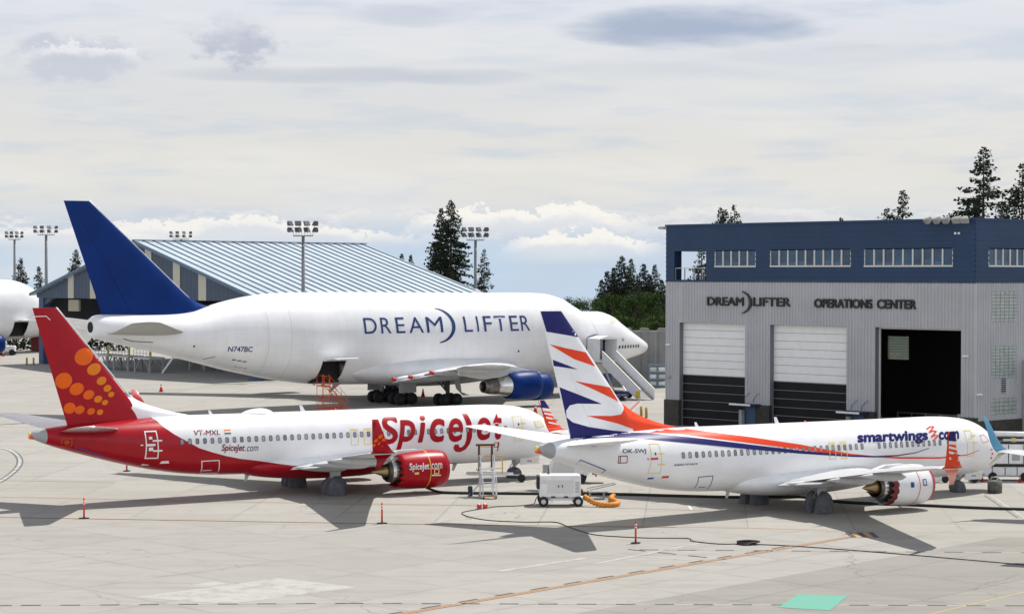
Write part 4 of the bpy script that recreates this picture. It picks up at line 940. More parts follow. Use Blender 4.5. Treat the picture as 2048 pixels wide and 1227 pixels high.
ASPH = mat('asphalt', (.055, .055, .056), .9, var=.2, vs=.4, bump=.2, bs=12)
def sheet(name, pts, z, m):
    b = MB(); b.add([(x, y, z) for x, y in pts], [tuple(range(len(pts)))]); o = b.build(name, m); o['kind'] = 'structure'
    return o
# the apron: one sheet to the horizon
g = MB(); S = 6000
g.add([(x, y, z) for y, z in ((-200, 0), (345, 0), (430, -1.8), (900, -26), (9000, -245)) for x in (-S, S)], [(2 * i, 2 * i + 1, 2 * i + 3, 2 * i + 2) for i in range(4)]); g.build('ground', CON)['kind'] = 'structure'
sheet('apron', [(-60, 20), (60, 20), (60, 121.5), (22, 121.9), (9.4, 123.1), (-7.5, 124.3), (-30.3, 127.0), (-60, 130.2)], .004, CON2)
sheet('pavement', [(2.4, 93.2), (-10, 80), (-10, 20), (60, 20), (60, 118.5), (27.1, 119.0)], .008, CON3)
sheet('road', [(12.0, 190.5), (12.0, 196.6), (40.5, 166.5), (60, 185), (60, 160), (38.5, 160)], .004, ASPH)
# painted markings
def paint(name, c, wear=.5, vs=3.):
    m = bpy.data.materials.new(name); m.use_nodes = True; t = NT(m.node_tree); b = t.n['Principled BSDF']; b.inputs['Roughness'].default_value = .7
    co = t.node('ShaderNodeTexCoord').outputs['Object']; n = t.noise(co, vs, 7, .7)
    t.put(b.inputs['Base Color'], t.mix(t.math('MULTIPLY', t.rng(n, .45, .65), wear), c, (.30, .285, .265))); return m
P_OR = paint('line_orange', (.50, .275, .115), .55); P_BK = paint('line_black', (.06, .06, .062), .35); P_WH = paint('line_white', (.66, .65, .63), .45); P_YE = paint('line_yellow', (.50, .36, .12), .7)
P_GR = paint('patch_green', (.10, .37, .275), .38, 1.6); P_RD = paint('line_red', (.40, .06, .05), .5); P_FADE = paint('faded_line', (.42, .31, .20), .75); P_GY = paint('line_grey', (.10, .10, .10), .35); P_PALE = paint('pale_patch', (.425, .41, .385), .9, .9)
def stripe(name, pts, w, m, z, dash=None, gap=None):
    b = MB()
    for (a, c) in zip(pts[:-1], pts[1:]):
        a, c = Vector((*a, z)), Vector((*c, z)); d = (c - a); L = d.length; d.normalize(); n = Vector((-d.y, d.x, 0)) * w / 2; s = 0
        while s < L - .01:
            e = min(L, s + (dash or L)); p, q = a + d * s, a + d * e
            b.add([p - n, q - n, q + n, p + n], [(0, 1, 2, 3)]); s = e + (gap or 0)
    o = b.build(name, m); o['kind'] = 'structure'; return o
LA, LB = Vector((-4.8, 93.4)), Vector((18.8, 119.1)); ld = (LB - LA).normalized(); ln = Vector((-ld.y, ld.x))
def off(v, k): return tuple(v + ln * k)
for k, w, m in ((0, .46, P_BK),): stripe('lead_in_line', [off(LA - ld * 8, k), off(LB, k)], w, m, .012)
for k in (-.11, .11): stripe('lead_in_line', [off(LA - ld * 8, k), off(LB, k)], .14, P_OR, .016)
stripe('lead_in_dashes', [off(LA - ld * 8, .36), off(LB - ld * 5, .36)], .17, P_BK, .012, 1.2, 1.2)
for k in range(5):
    m = (P_BK, P_OR, P_BK, P_OR, P_BK)[k]; x = 18.78 + k * .32
    sheet('end_marking', [(x, 118.85), (x + .31, 118.85), (x + .31, 121.05), (x, 121.05)], .016, m)
stripe('apron_line', [(-60, 130.5), (-30.3, 127.1), (-7.5, 124.5), (9.4, 123.2), (14, 122.8), (17.2, 122.2), (18.8, 121.2)], .17, P_OR, .012)
stripe('apron_line_edge', [(-60, 130.3), (-30.3, 126.9), (-7.5, 124.3), (9.4, 123.0)], .10, P_BK, .012)
stripe('faded_lead_line', [(-60, 140.5), (-32.7, 137.4), (-13.2, 134.6), (3, 133.0)], .22, P_FADE, .012); stripe('faded_lead_line', [(-60, 151.), (-35.1, 147.4), (-27, 146.2)], .22, P_FADE, .012)
stripe('faded_lead_line', [(3, 133.), (12, 131.)], .15, P_FADE, .012)
stripe('service_road_dashes', [(-30, 94.9), (-21.8, 95.4), (-7.5, 96.2), (30, 95.9)], .19, P_BK, .016, .87, .87)
stripe('service_road_line', [(-30, 94.9 + .0), (-21.8, 95.4), (-7.5, 96.2), (30, 95.9)], .15, P_PALE, .013)
stripe('service_road_dashes', [(6.8, 113.75), (40, 112.4)], .2, P_BK, .016, 1.0, 1.0); stripe('service_road_line', [(6.8, 113.75), (40, 112.4)], .14, P_PALE, .0125)
stripe('dashed_line', [(6.2, 113.9), (11.0, 110.2)], .2, P_BK, .0165, 1.1, .8)
stripe('white_line', [(4.2, 108.5), (10.2, 116.3)], .28, P_PALE, .0125); stripe('white_line', [(4.2, 112.2), (12, 108.6)], .2, P_PALE, .012); stripe('white_line', [(-.6, 106.), (3.8, 110.6)], .45, P_PALE, .012)
sheet('green_patch', [(13.25, 99.0), (15.45, 98.6), (14.05, 94.55), (11.85, 95.3)], .020, P_GR)
stripe('thin_yellow_line', [(15.2, 90.2), (18.3, 93.7), (23.9, 99.9), (32, 108.9)], .11, P_YE, .012)
cv0 = [(-50, 178), (-43.5, 174), (-40.8, 171.5), (-39.0, 168.2), (-37.2, 162.5), (-36.0, 156.9), (-35.2, 150.6), (-34.9, 144.8), (-35.5, 138), (-38, 131)]
cv = []
for i in range(1, len(cv0) - 2):
    p0, p1, p2, p3 = [Vector(q) for q in cv0[i - 1:i + 3]]
    for k in range(6): t = k / 6; cv.append(tuple(.5 * ((2 * p1) + (p2 - p0) * t + (2 * p0 - 5 * p1 + 4 * p2 - p3) * t * t + (3 * p1 - p0 - 3 * p2 + p3) * t ** 3)))
stripe('curved_line_edge', cv, .50, P_GY, .012); stripe('curved_line_dashes', cv, .24, P_WH, .016, .55, .55)
stripe('white_lead_line', [(31.1, 139.6), (30.5, 127.8), (30.2, 121.9)], .20, P_PALE, .012); stripe('white_lead_line', [(30.72, 139.6), (30.12, 127.8)], .08, P_BK, .012)
for k, m in ((0, P_RD), (.35, P_PALE), (-.35, P_PALE)): stripe('safety_line', [(11.5 + k, 211.7), (13.4 + k, 226.3)], .22, m, .012)
for pts in ([(-17.2, 97.8), (-11.2, 103.6), (-7.2, 100.9), (-12.6, 95.9)], [(-15.5, 101.2), (-14.2, 102.4), (-13.4, 101.8), (-14.6, 100.7)]): sheet('worn_patch', pts, .008, P_PALE)

# ---------------------------------------------------------------- operations building
def tilted(o, loc, ang, tilt=-.012):
    o.matrix_world = Matrix.Translation(loc) @ Matrix.Rotation(tilt, 4, 'X') @ Matrix.Rotation(R(ang), 4, 'Z'); return o
def cells(x0, x1, z0, z1, holes):
    xs = sorted({x0, x1, *[h[0] for h in holes if x0 < h[0] < x1], *[h[1] for h in holes if x0 < h[1] < x1]}); out = []
    for a, b in zip(xs[:-1], xs[1:]):
        zs = [z0]; hs = sorted([(h[2], h[3]) for h in holes if h[0] <= a + 1e-6 and h[1] >= b - 1e-6])
        cur = z0
        for lo, hi in hs:
            if lo > cur + 1e-6: out.append((a, b, cur, lo))
            cur = max(cur, hi)
        if cur < z1 - 1e-6: out.append((a, b, cur, z1))
    return out
def ribbed(m, cs, pitch, depth, T, vertical=True):
    """corrugated cladding as real geometry; T maps (along, up, out) to 3-D"""
    for (x0, x1, z0, z1) in cs:
        a0, a1 = (x0, x1) if vertical else (z0, z1); prof = [(a0, 0.)]; k = math.ceil(a0 / pitch - 1e-6)
        while k * pitch < a1:
            q = k * pitch
            for d, o in ((0., 0.), (.12, depth), (.42, depth), (.54, 0.)):
                s = q + d * pitch
                if a0 + 1e-4 < s < a1 - 1e-4: prof.append((s, o))
            k += 1
        prof.append((a1, 0.))
        vs = []; fs = []
        for s, o in prof:
            for e in ((z0, z1) if vertical else (x0, x1)): vs.append(T(s, e, o) if vertical else T(e, s, o))
        for i in range(len(prof) - 1): fs.append((2 * i, 2 * i + 2, 2 * i + 3, 2 * i + 1))
        m.add(vs, fs)
GREYC = mat('grey_cladding', (.43, .435, .452), .55, spec=.3, metal=.0, var=.06, vs=.3); NAVYC = mat('navy_cladding', (.027, .054, .112), .6, spec=.25, var=.10, vs=.25)
NAVYD = mat('navy_trim', (.022, .04, .085), .5); BRICK = mat('dark_block', (.060, .058, .050), .9, spec=.2, var=.2, vs=2.5, grid=((2, .2, .015),))
DOORW = mat('door_white', (.80, .80, .79), .45, var=.03); DOORK = mat('door_black', (.010, .0105, .012), .6, spec=.2, var=.15); FRAME = mat('frame_pale', (.62, .61, .57), .5)
GLASS = mat('dark_glass', (.022, .060, .115), .06, spec=.8, c2=(.04, .10, .18), vs=.6, stretch=(1, 1, .2)); GBLOCK = mat('glass_block', (.37, .41, .39), .3, var=.15, vs=2.0)
def ops_building():
    b = thing('operations_building', 'grey and navy metal clad building with three tall bay doors and black roof-line lettering', 'building')
    tilted(b, (14.0456, 196.451, 0), -48)
    L, ZT, ZB, ZD, DP = 34.07, 18.14, 13.12, 9.33, 26.
    fr = lambda s, z, o: (s, -o, z); rt = lambda s, z, o: (L + o, s, z)
    wn = [(6.04, 10.84, 14.37, 15.82), (12.56, 21.42, 14.38, 15.84), (22.9, 31.84, 14.37, 15.84)]
    bal = (1.06, 4.96, 13.2, 15.79)
    m = MB(); ribbed(m, cells(0, L, ZB, ZT, wn + [bal]), .42, .03, fr, False); wr = [(1.75, 8.6, 14.37, 15.82), (12., 20, 14.37, 15.82)]
    ribbed(m, cells(0, DP, ZB, ZT, wr), .42, .03, rt, False)
    lt = lambda s, z, o: (-o, s, z); ribbed(m, cells(0, DP, ZB, ZT, [(1.0, 6.0, 13.2, 15.79)]), .42, .03, lt, False)
    m.box((0, DP - .02, ZB), (L, DP, ZT)); m.build('upper_wall', NAVYC, b)
    m = MB(); m.box((-.06, -.10, ZT - .12), (L + .06, .3, ZT + .06)); m.box((L - .3, .3, ZT - .12), (L + .06, DP, ZT + .06)); m.box((-.06, .3, ZT - .12), (.3, DP, ZT + .06)); m.build('parapet', NAVYC, b)
    m = MB(); m.box((.3, .3, ZT - .6), (L - .3, DP - .1, ZT - .45)); m.build('roof', EQG, b)
    m = MB(); m.box((-.04, -.08, ZB - .12), (L + .05, -.005, ZB - .002)); m.box((L + .001, -.005, ZB - .12), (L + .05, DP, ZB - .002)); m.build('trim_band', NAVYD, b)
    # balcony recess
    m = MB(); m.box((.02, .02, 12.95), (5.1, 6.2, 13.17)); m.box((.05, .05, 15.82), (5.1, 6.1, 16.0)); m.box((4.98, .05, 13.17), (5.12, 6.1, 15.82)); m.box((.03, 6.02, 13.17), (5.1, 6.12, 15.82)); m.box((.03, .03, 13.17), (1.03, .97, 15.82)); m.build('balcony_recess', NAVYD, b)
    m = MB()
    for x in (1.1, 2.2, 3.3, 4.4, 4.9): m.bar((x, .12, 13.17), (x, .12, 14.25), .05)
    for y in (1.1, 2.4, 3.7, 5.0): m.bar((.1, y, 13.17), (.1, y, 14.25), .05)
    m.bar((1.06, .12, 14.25), (4.96, .12, 14.25), .05); m.bar((.1, 1., 14.25), (.1, 6, 14.25), .05); m.build('balcony_railing', ALU, b)
    # lower wall with bays
    bays = [(1.72, 9.66, 0, ZD), (12.56, 21.04, 0, ZD), (24.06, 32.72, 0, ZD)]
    m = MB(); ribbed(m, cells(0, L, 2.3, ZB - .1, bays), .34, .075, fr); blk = [(2.12, 5.7, 9.9, 12.35), (2.12, 5.65, 5.35, 7.95), (2.1, 5.65, 2.45, 3.75), (3.48, 4.17, 4.15, 5.31)]
    ribbed(m, cells(0, DP, 2.0, ZB - .1, blk), .34, .075, rt); ribbed(m, cells(0, DP, 2.3, ZB - .1, []), .30, .045, lt)
    m.build('lower_wall', GREYC, b)
    m = MB()
    for x0, x1 in ((-.1, 1.72), (9.66, 12.56), (21.04, 24.06), (32.72, L + .1)): m.box((x0, -.12, -.8), (x1, .3, 2.299))
    m.box((L - .28, .3, -.8), (L + .1, DP, 1.999)); m.box((-.1, .3, -.8), (.28, DP, 2.299)); m.build('plinth', BRICK, b)
    m = MB(); m.box((L + .02, 6.35, -.5), (L + 3.0, 9, 6.7)); m.build('side_annex', EQG, b)
    m = MB()
    for x0, x1 in ((1.5, 1.72), (9.66, 9.9), (12.3, 12.56), (21.04, 21.3), (23.8, 24.06), (32.72, 32.95)): m.box((x0, .01, -.5), (x1, .62, ZD + .2))
    for x0, x1 in ((1.72, 9.66), (12.56, 21.04), (24.06, 32.72)): m.box((x0, .01, ZD), (x1, .62, ZD + .2))
    m.build('door_jamb', mat('jamb_grey', (.17, .175, .195), .6), b)
    for x0, x1, zs in ((1.72, 9.66, 4.62), (12.56, 21.04, 4.43)):
        d = MB(); n = 7; h = (ZD - zs) / n
        for k in range(n): d.box((x0, .50, zs + k * h + .02), (x1, .56, zs + (k + 1) * h - .02))
        o = d.build('roller_door', DOORW, b)
        d = MB(); n = 6; h = zs / n
        for k in range(n): d.box((x0, .50, k * h - .02), (x1, .56, (k + 1) * h - .06))
        d.build('door_lower_section', DOORK, o)
        d = MB(); d.box((x0, .565, -.02), (x1, .60, ZD)); d.build('door_backing', EQG, o)
        d = MB(); h = zs / 6
        for k in range(1, 7): d.box((x0, .495, k * h - .055), (x1, .555, k * h - .012))
        d.build('door_rail', mat('rail_grey', (.22, .22, .23), .5), o)
    m = MB(); m.box((24.06, .5, -.02), (24.2, .6, ZD)); m.box((24.2, .5, ZD - .14), (32.72, .6, ZD)); m.build('bay_frame', FRAME, b)
    # interior seen through the open bay
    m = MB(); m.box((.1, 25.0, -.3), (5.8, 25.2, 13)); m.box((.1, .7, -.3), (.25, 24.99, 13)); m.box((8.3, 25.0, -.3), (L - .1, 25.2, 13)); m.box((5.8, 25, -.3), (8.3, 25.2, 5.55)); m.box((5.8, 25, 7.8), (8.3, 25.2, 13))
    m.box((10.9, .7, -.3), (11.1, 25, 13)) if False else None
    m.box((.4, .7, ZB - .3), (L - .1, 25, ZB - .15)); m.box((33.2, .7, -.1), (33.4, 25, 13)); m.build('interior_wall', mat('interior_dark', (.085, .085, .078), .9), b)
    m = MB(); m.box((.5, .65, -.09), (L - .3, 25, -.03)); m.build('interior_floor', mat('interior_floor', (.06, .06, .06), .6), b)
    m = MB()
    for i in range(6):
        for k in range(9): m.box((5.82 + i * .415, 24.95, 5.57 + k * .247), (5.82 + i * .415 + .375, 25.05, 5.57 + k * .247 + .21))
    m.build('glass_block_window', mat('back_glass_block', (.30, .35, .30), .6, trans=.9), b)
    # windows
    def window(x0, x1, z0, z1, n, T, side=False):
        w = MB()
        def bx(a, c, e, f, o0, o1): 
            A_, B_ = T(a, e, o0), T(c, f, o1); w.box(tuple(A_), tuple(B_))
        st = (x1 - x0) / n
        for k in range(n + 1): bx(x0 + k * st - (.06 if 0 < k < n else .03), x0 + k * st + (.06 if 0 < k < n else .03), z0 + .075, z1 - .075, -.10, .012)
        bx(x0 - .05, x1 + .05, z0 - .05, z0 + .075, -.12, .05)
        o = w.build('window', FRAME, b); g_ = MB()
        for k in range(n):
            A_, B_ = T(x0 + k * st + .06, z0 + .08, -.09), T(x0 + (k + 1) * st - .06, z1 - .08, -.11); g_.box(A_, B_)
        g_.build('pane', GLASS, o); q = MB()
        for k in range(n):
            hh = (0.0, .25, .1, .42, .0, .18, .33, .12, .28)[(k * 5 + n) % 9]
            A_, B_ = T(x0 + k * st + .08, z0 + .1 + hh, -.085), T(x0 + (k + 1) * st - .08, z1 - .1, -.0885); q.box(A_, B_)
        q.build('blind', mat('blind_blue', (.026, .068, .130), .25, var=.3, vs=.9), o)
    for (a, c, e, f), n in zip(wn, (5, 9, 9)): window(a, c, e, f, n, fr)
    window(*wr[0], 7, rt); window(*wr[1], 8, rt)
    for a, c, e, f in blk[:3]:
        m = MB(); m.box((L - .02, a, e), (L + .005, c, f)); nx = 6; nz = max(4, int((f - e) / .26)); 
        o = m.build('glass_block_window', mat('mortar', (.20, .21, .20), .8), b); q = MB()
        for i in range(nx):
            for k in range(nz): q.box((L + .004, a + (c - a) * (i + .07) / nx, e + (f - e) * (k + .10) / nz), (L + .03, a + (c - a) * (i + .93) / nx, e + (f - e) * (k + .9) / nz))
        q.build('glass_block', GBLOCK, o)
    m = MB()
    for k in range(7): m.box((L + .01, 3.5, 4.18 + k * .165), (L + .05, 4.15, 4.18 + k * .165 + .07))
    o = m.build('vent', EQG, b); m = MB(); m.box((L - .05, 3.48, 4.15), (L + .008, 4.17, 5.31)); m.build('vent_opening', DARK, o)
    # lettering, lamps, canopies, floodlights
    def sign(txt, x0, x1, z0, z1, offs, parts=None):
        bm = curve_mesh(text=txt, offset=offs); xs = [v.co.x for v in bm.verts]; ys = [v.co.y for v in bm.verts]; a0, a1, b0, b1 = min(xs), max(xs), min(ys), max(ys)
        for v in bm.verts: v.co = (x0 + (x1 - x0) * (v.co.x - a0) / (a1 - a0), -.20 - v.co.z, z0 + (z1 - z0) * (v.co.y - b0) / (b1 - b0))
        r = bmesh.ops.extrude_face_region(bm, geom=bm.faces[:]); bmesh.ops.translate(bm, verts=[v for v in r['geom'] if isinstance(v, bmesh.types.BMVert)], vec=(0, .12, 0))
        return bm_obj(bm, 'lettering', BLACK, b, False)
    sign('DREAM', 5.25, 9.60, 10.92, 11.68, .020); sign('LIFTER', 10.72, 14.97, 10.92, 11.68, .020); sign('OPERATIONS', 17.64, 23.85, 10.86, 11.64, .028); sign('CENTER', 24.35, 28.34, 10.86, 11.64, .028)
    o_ = [(9.15 + 1.40 * math.cos(R(-80 + 160 * k / 20)), 11.23 + 1.0 * math.sin(R(-80 + 160 * k / 20))) for k in range(21)]; i_ = [(8.98 + 1.28 * math.cos(R(-72 + 144 * k / 20)), 11.23 + .98 * math.sin(R(-72 + 144 * k / 20))) for k in range(21)]
    bm = curve_mesh([o_ + i_[::-1]])
    for v in bm.verts: v.co = (v.co.x, -.20, v.co.y)
    r = bmesh.ops.extrude_face_region(bm, geom=bm.faces[:]); bmesh.ops.translate(bm, verts=[v for v in r['geom'] if isinstance(v, bmesh.types.BMVert)], vec=(0, .12, 0)); bm_obj(bm, 'crescent', TXTK, b, False)
    for x, z in ((.25, 7.3), (33.05, 7.2), (.2, 4.35)):
        m = MB(); m.rbox((x, -.32, z - .07), (x + .55, -.05, z + .07), .03); m.build('wall_lamp', EQW if z > 5 else EQG, b)
    m = MB(); m.rbox((L + .05, .1, 4.08), (L + .3, .65, 4.24), .03); m.build('wall_lamp', EQW, b)
    for x0, x1, z in ((9.2, 11.6, 2.22), (21.2, 23.6, 2.10)):
        m = MB(); m.box((x0, -1.5, z), (x1, -.13, z + .16)); o = m.build('canopy', NAVYD, b)
        m = MB(); m.box((x0 - .02, -1.54, z + .04), (x1 + .02, -1.505, z + .2)); m.build('canopy_edge', EQW, o)
        m = MB(); m.box((x0 + .7, -.16, -.1), (x1 - .6, -.125, z - .05)); d = m.build('door', mat('door_blue', (.03, .075, .16), .5), b)
        m = MB(); m.box((x0 + .2, -.5, -.1), (x0 + .55, -.13, 1.8)); m.build('meter_box', EQG, b)
        for dx in (.4, 1.5):
            m = MB(); m.tube([(x0 + dx, -.1, z + .3), (x0 + dx + .1, -.12, z + .6), (x0 + dx + .5, -.14, z + .95), (x0 + dx + .75, -.1, z + 1.1)], .02, 6); m.build('canopy_stay', TXTK, b)
    for k, (x, az) in enumerate(((29.9, -.5), (30.8, -.4), (31.7, -.3), (32.7, .1), (33.5, .35))):
        q = MB(); q.bar((x, -.05, ZT - .05), (x, -.5, ZT + .02), .05); q.M = Matrix.Translation((x, -.62, ZT - .02)) @ Matrix.Rotation(az, 4, 'Z') @ Matrix.Rotation(R(38), 4, 'X')
        q.loft([[(a_ * s_, t, c_ * s_) for a_, c_ in ((-.30, -.22), (.30, -.22), (.30, .22), (-.30, .22))] for t, s_ in ((-.30, 1.1), (-.08, 1.0), (.26, .42))], True, True, True, smooth=False); q.build('floodlight', mat('lamp_grey', (.30, .30, .29), .4), b)
    m = MB(); m.rbox((-.75, -.3, ZT - .35), (-.1, .1, ZT - .1), .04); m.build('camera_housing', EQG, b)
    for x in (32.2, 32.55):
        m = MB(); m.cyl((x, -.2, ZT - 1.15), (x, -.05, ZT - 1.15), .09); m.build('bullet_lamp', EQW, b)
    return b
OB = ops_building()
OBM = OB.matrix_world.copy()
def in_building(o, x, y, z=0, rz=0):
    o.matrix_world = OBM @ Matrix.Translation((x, y, z)) @ Matrix.Rotation(rz, 4, 'Z'); return o
o = thing('work_cart', 'white wheeled machine cabinet just inside the right of the open bay', 'machine')
m = MB(); m.rbox((0, 0, .2), (1.9, 1.2, 1.5), .04); m.build('cabinet', mat('dusty_white', (.62, .63, .65), .5), o); m = MB(); m.rbox((.5, .1, 1.9), (1.4, .5, 2.25), .03); m.bar((.95, .3, 1.5), (.95, .3, 1.9), .06); m.build('monitor', EQG, o); in_building(o, 29.2, 3.5)
o = thing('work_bench', 'low yellow and red workbench inside the open bay', 'workbench')
m = MB(); m.box((0, 0, .85), (3., .9, .95)); m.build('top', YELL, o)
for x in (.1, 2.9):
    m = MB(); m.bar((x, .1, 0), (x, .1, .85), .1); m.bar((x, .8, 0), (x, .8, .85), .1); m.build('leg', SRED, o)
in_building(o, 26.6, 4.5)
o = thing('guard_rail', 'dull grey tube guard rail running across the dark open bay', 'railing')
m = MB()
for k in range(7): m.bar((k * 1.5, 0, 0), (k * 1.5, 0, 1.9), .07)
for z in (1.0, 1.85): m.bar((0, 0, z), (9, 0, z), .06)
m.build('rail', mat('dull_tube', (.34, .34, .33), .6), o); in_building(o, 21.0, 7.)

# ---------------------------------------------------------------- hangar
ROOFM = mat('roof_sheet', (.52, .61, .69), .38, metal=.25, var=.05, vs=.2); SEAM = mat('roof_seam', (.14, .18, .22), .6); BEIGE = mat('beige_panel', (.50, .485, .40), .6); HNAVY = mat('hangar_navy', (.055, .080, .125), .6, var=.08, vs=.3)
def hangar():
    b = thing('hangar', 'open fronted navy hangar with pale blue ribbed roof and beige stripes on its gable', 'hangar'); tilted(b, (-65.55, 298.366, 0), -48)
    X1, ZE, ZR, XR, DP, ZH = 51.6, 9.85, 16.72, 25.3, 37., 9.15
    m = MB(); T = lambda s, z, o: (s, -o, z)
    sl = lambda x: ZE + (ZR - ZE) * (x + .8) / (XR + .8) if x < XR else ZE + (ZR - ZE) * (X1 + .2 - x) / (X1 + .2 - XR)
    k = -.6; vs = []; fs = []
    n = 0
    while k < X1:
        for o in (.0, .05):
            vs += [(k + (0 if o == 0 else .12), -o, ZH), (k + (0 if o == 0 else .12), -o, sl(k) - .12)]; n += 1
        for o in (.05, 0.):
            vs += [(k + (.42 if o else .54), -o, ZH), (k + (.42 if o else .54), -o, sl(k + .4) - .12)]; n += 1
        k += .9
    for i in range(n - 1): fs.append((2 * i, 2 * i + 2, 2 * i + 3, 2 * i + 1))
    m.add(vs, fs); m.build('gable_wall', HNAVY, b)
    for x0, x1 in ((7.94, 9.4), (13.62, 15.05), (33.75, 35.35), (39.5, 41.2), (27.2, 28.7), (20.4, 21.9)):
        m = MB(); z0 = ZH + .01
        m.prism([(x0, z0), (x1, z0), (x1, sl(x1) - .15), (x0, sl(x0) - .15)], -.09, -.056, 'y'); m.build('gable_stripe', BEIGE, b)
    for x0, x1 in ((-.15, 1.05), (50.2, 51.4)):
        m = MB(); m.box((x0, .06, -.5), (x1, 1.3, ZH + .3)); m.build('post', mat('hangar_blue', (.045, .085, .17), .55), b)
    m = MB(); m.add([(1.05, .3, ZH - 1.1), (3.2, .3, ZH), (1.05, .3, ZH), (1.05, .8, ZH - 1.1), (3.2, .8, ZH), (1.05, .8, ZH)], [(0, 1, 2), (5, 4, 3), (0, 3, 4, 1)]); m.build('knee_brace', HNAVY, b)
    m = MB(); m.box((-.1, 24, -.5), (.1, DP, ZE - .2)); m.box((-.1, 1.3, 6.0), (.1, 24, ZE - .2)); m.box((X1 - .3, 1.3, -.5), (X1 - .1, DP, ZE - .2)); m.box((.101, DP - .2, -.5), (X1 - .301, DP, ZE)); m.prism([(-.1, ZE), (X1 - .1, ZE), (XR, ZR - .4)], DP - .2, DP, 'y'); m.build('back_wall', mat('hangar_grey', (.085, .09, .10), .8), b)
    for sgn, xe in ((1, X1 + .6), (-1, -1.4)):
        m = MB(); z_e = ZE - .16
        m.add([(XR, -.6, ZR), (xe, -.6, z_e), (xe, DP + .5, z_e), (XR, DP + .5, ZR), (XR, -.6, ZR - .22), (xe, -.6, z_e - .22), (xe, DP + .5, z_e - .22), (XR, DP + .5, ZR - .22)], [(0, 1, 2, 3), (7, 6, 5, 4), (0, 4, 5, 1), (1, 5, 6, 2), (2, 6, 7, 3)])
        m.build('roof', ROOFM, b); m = MB(); y = -.6
        while y < DP + .5:
            m.bar((XR, y, ZR + .06), (xe, y, z_e + .06), .14, .12); y += 1.56
        m.build('roof_rib', SEAM, b)
        m = MB(); m.bar((XR, -.68, ZR - .1), (xe, -.68, z_e - .1), .16, .36); m.build('fascia', mat('fascia_blue', (.09, .15, .22), .5), b)
    m = MB(); m.bar((XR, -.7, ZR + .12), (XR, DP + .6, ZR + .12), .5, .12); m.build('ridge_cap', mat('fascia_blue', (.09, .15, .22), .5), b)
    m = MB(); m.box((7.2, .4, 7.4), (9.9, .7, 8.95)); m.box((7.2, .35, 8.2), (9.9, .39, 8.3)); m.build('hoist_sign', mat('hoist_beige', (.38, .36, .27), .7), b)
    return b
HG = hangar()
# round white panel on a stand beside the distant jet's nose
o = thing('round_panel', 'big round white panel on a stand in the hangar mouth, left of the blue-tailed jet', 'panel', (-63.4, 317.5, 0), R(60))
m = MB(); m.loft([[(q * 2.75 * math.cos(a), .12 * j, 4.5 + 2.75 * q * math.sin(a)) for a in (2 * math.pi * i / 40 for i in range(40))] for j, q in ((0, .97), (.1, 1), (.9, 1), (1, .97))], True, True, True, smooth=False); m.build('disc', EQW, o)
m = MB(); m.bar((-1.2, .3, 0), (-1.2, .3, 3.2), .18); m.bar((1.2, .3, 0), (1.2, .3, 3.2), .18); m.bar((-1.2, .3, .3), (1.2, .3, .3), .16); m.build('stand', STRUT, o)

# ---------------------------------------------------------------- flood light masts
MG = mat('mast_grey', (.20, .215, .225), .5, metal=.3); LG = mat('lamp_housing', (.085, .09, .10), .45, metal=.3)
def mast(x, y, ht, label, w=2.4, rows=2, r=.22):
    o = thing('light_mast', label, 'light mast', (x, y, 0), 0, 'flood light masts round the apron')
    zc = ht - 1.75
    m = MB(); m.cyl((0, 0, 0), (0, 0, zc), r * 1.25, r * .85, 14); m.build('pole', MG, o)
    m = MB(); m.bar((-w / 2, 0, zc), (w / 2, 0, zc), .14); m.bar((-w * .35, -.5, zc), (w * .35, -.5, zc), .08)
    for k in range(8): m.bar((-w / 2 + w * k / 7, 0, zc), (-w / 2 + w * k / 7, 0, zc + (.95 if k % 2 else .62)), .05)
    m.build('crossbar', MG, o)
    for k in range(4):
        for j in range(rows):
            x0 = (-1.55, -.62, .45, 1.45)[k] * w / 2.4; z0 = zc + .72 + .78 * j; d = (-1, -.25, -.7, .9)[k]
            q = MB(); q.M = Matrix.Translation((x0, -.1, z0)) @ Matrix.Rotation(R(-60 * d), 4, 'Z') @ Matrix.Rotation(R(-32), 4, 'X')
            q.loft([[(a * s, -.10 + t, c * s) for a, c in ((-.34, -.26), (.34, -.26), (.34, .26), (-.34, .26))] for t, s in ((0, 1.15), (.18, 1.1), (.5, .45))], True, True, True, smooth=False)
            q.M = None; q.bar((x0, .1, z0 - .05), ((-w / 2 + w * (k * 2 + 1) / 7), 0, zc + .6), .045); q.build('floodlight', LG, o)
    return o
mast(-25.4, 262, 19.3, 'tall light mast rising from behind the middle of the cargo jet\'s body')
mast(-5.1, 300, 19.0, 'light mast overlapping the big dense fir')
mast(-90.8, 420, 20.4, 'light mast left of the blue tail, the taller of the left pair', 3.2, r=.30)
mast(-108.5, 470, 19.7, 'light mast furthest left in the view', 2.6, r=.28)
mast(-73.7, 480, 19.9, 'light mast whose lamps just clear the hangar ridge', 3.4, r=.30)
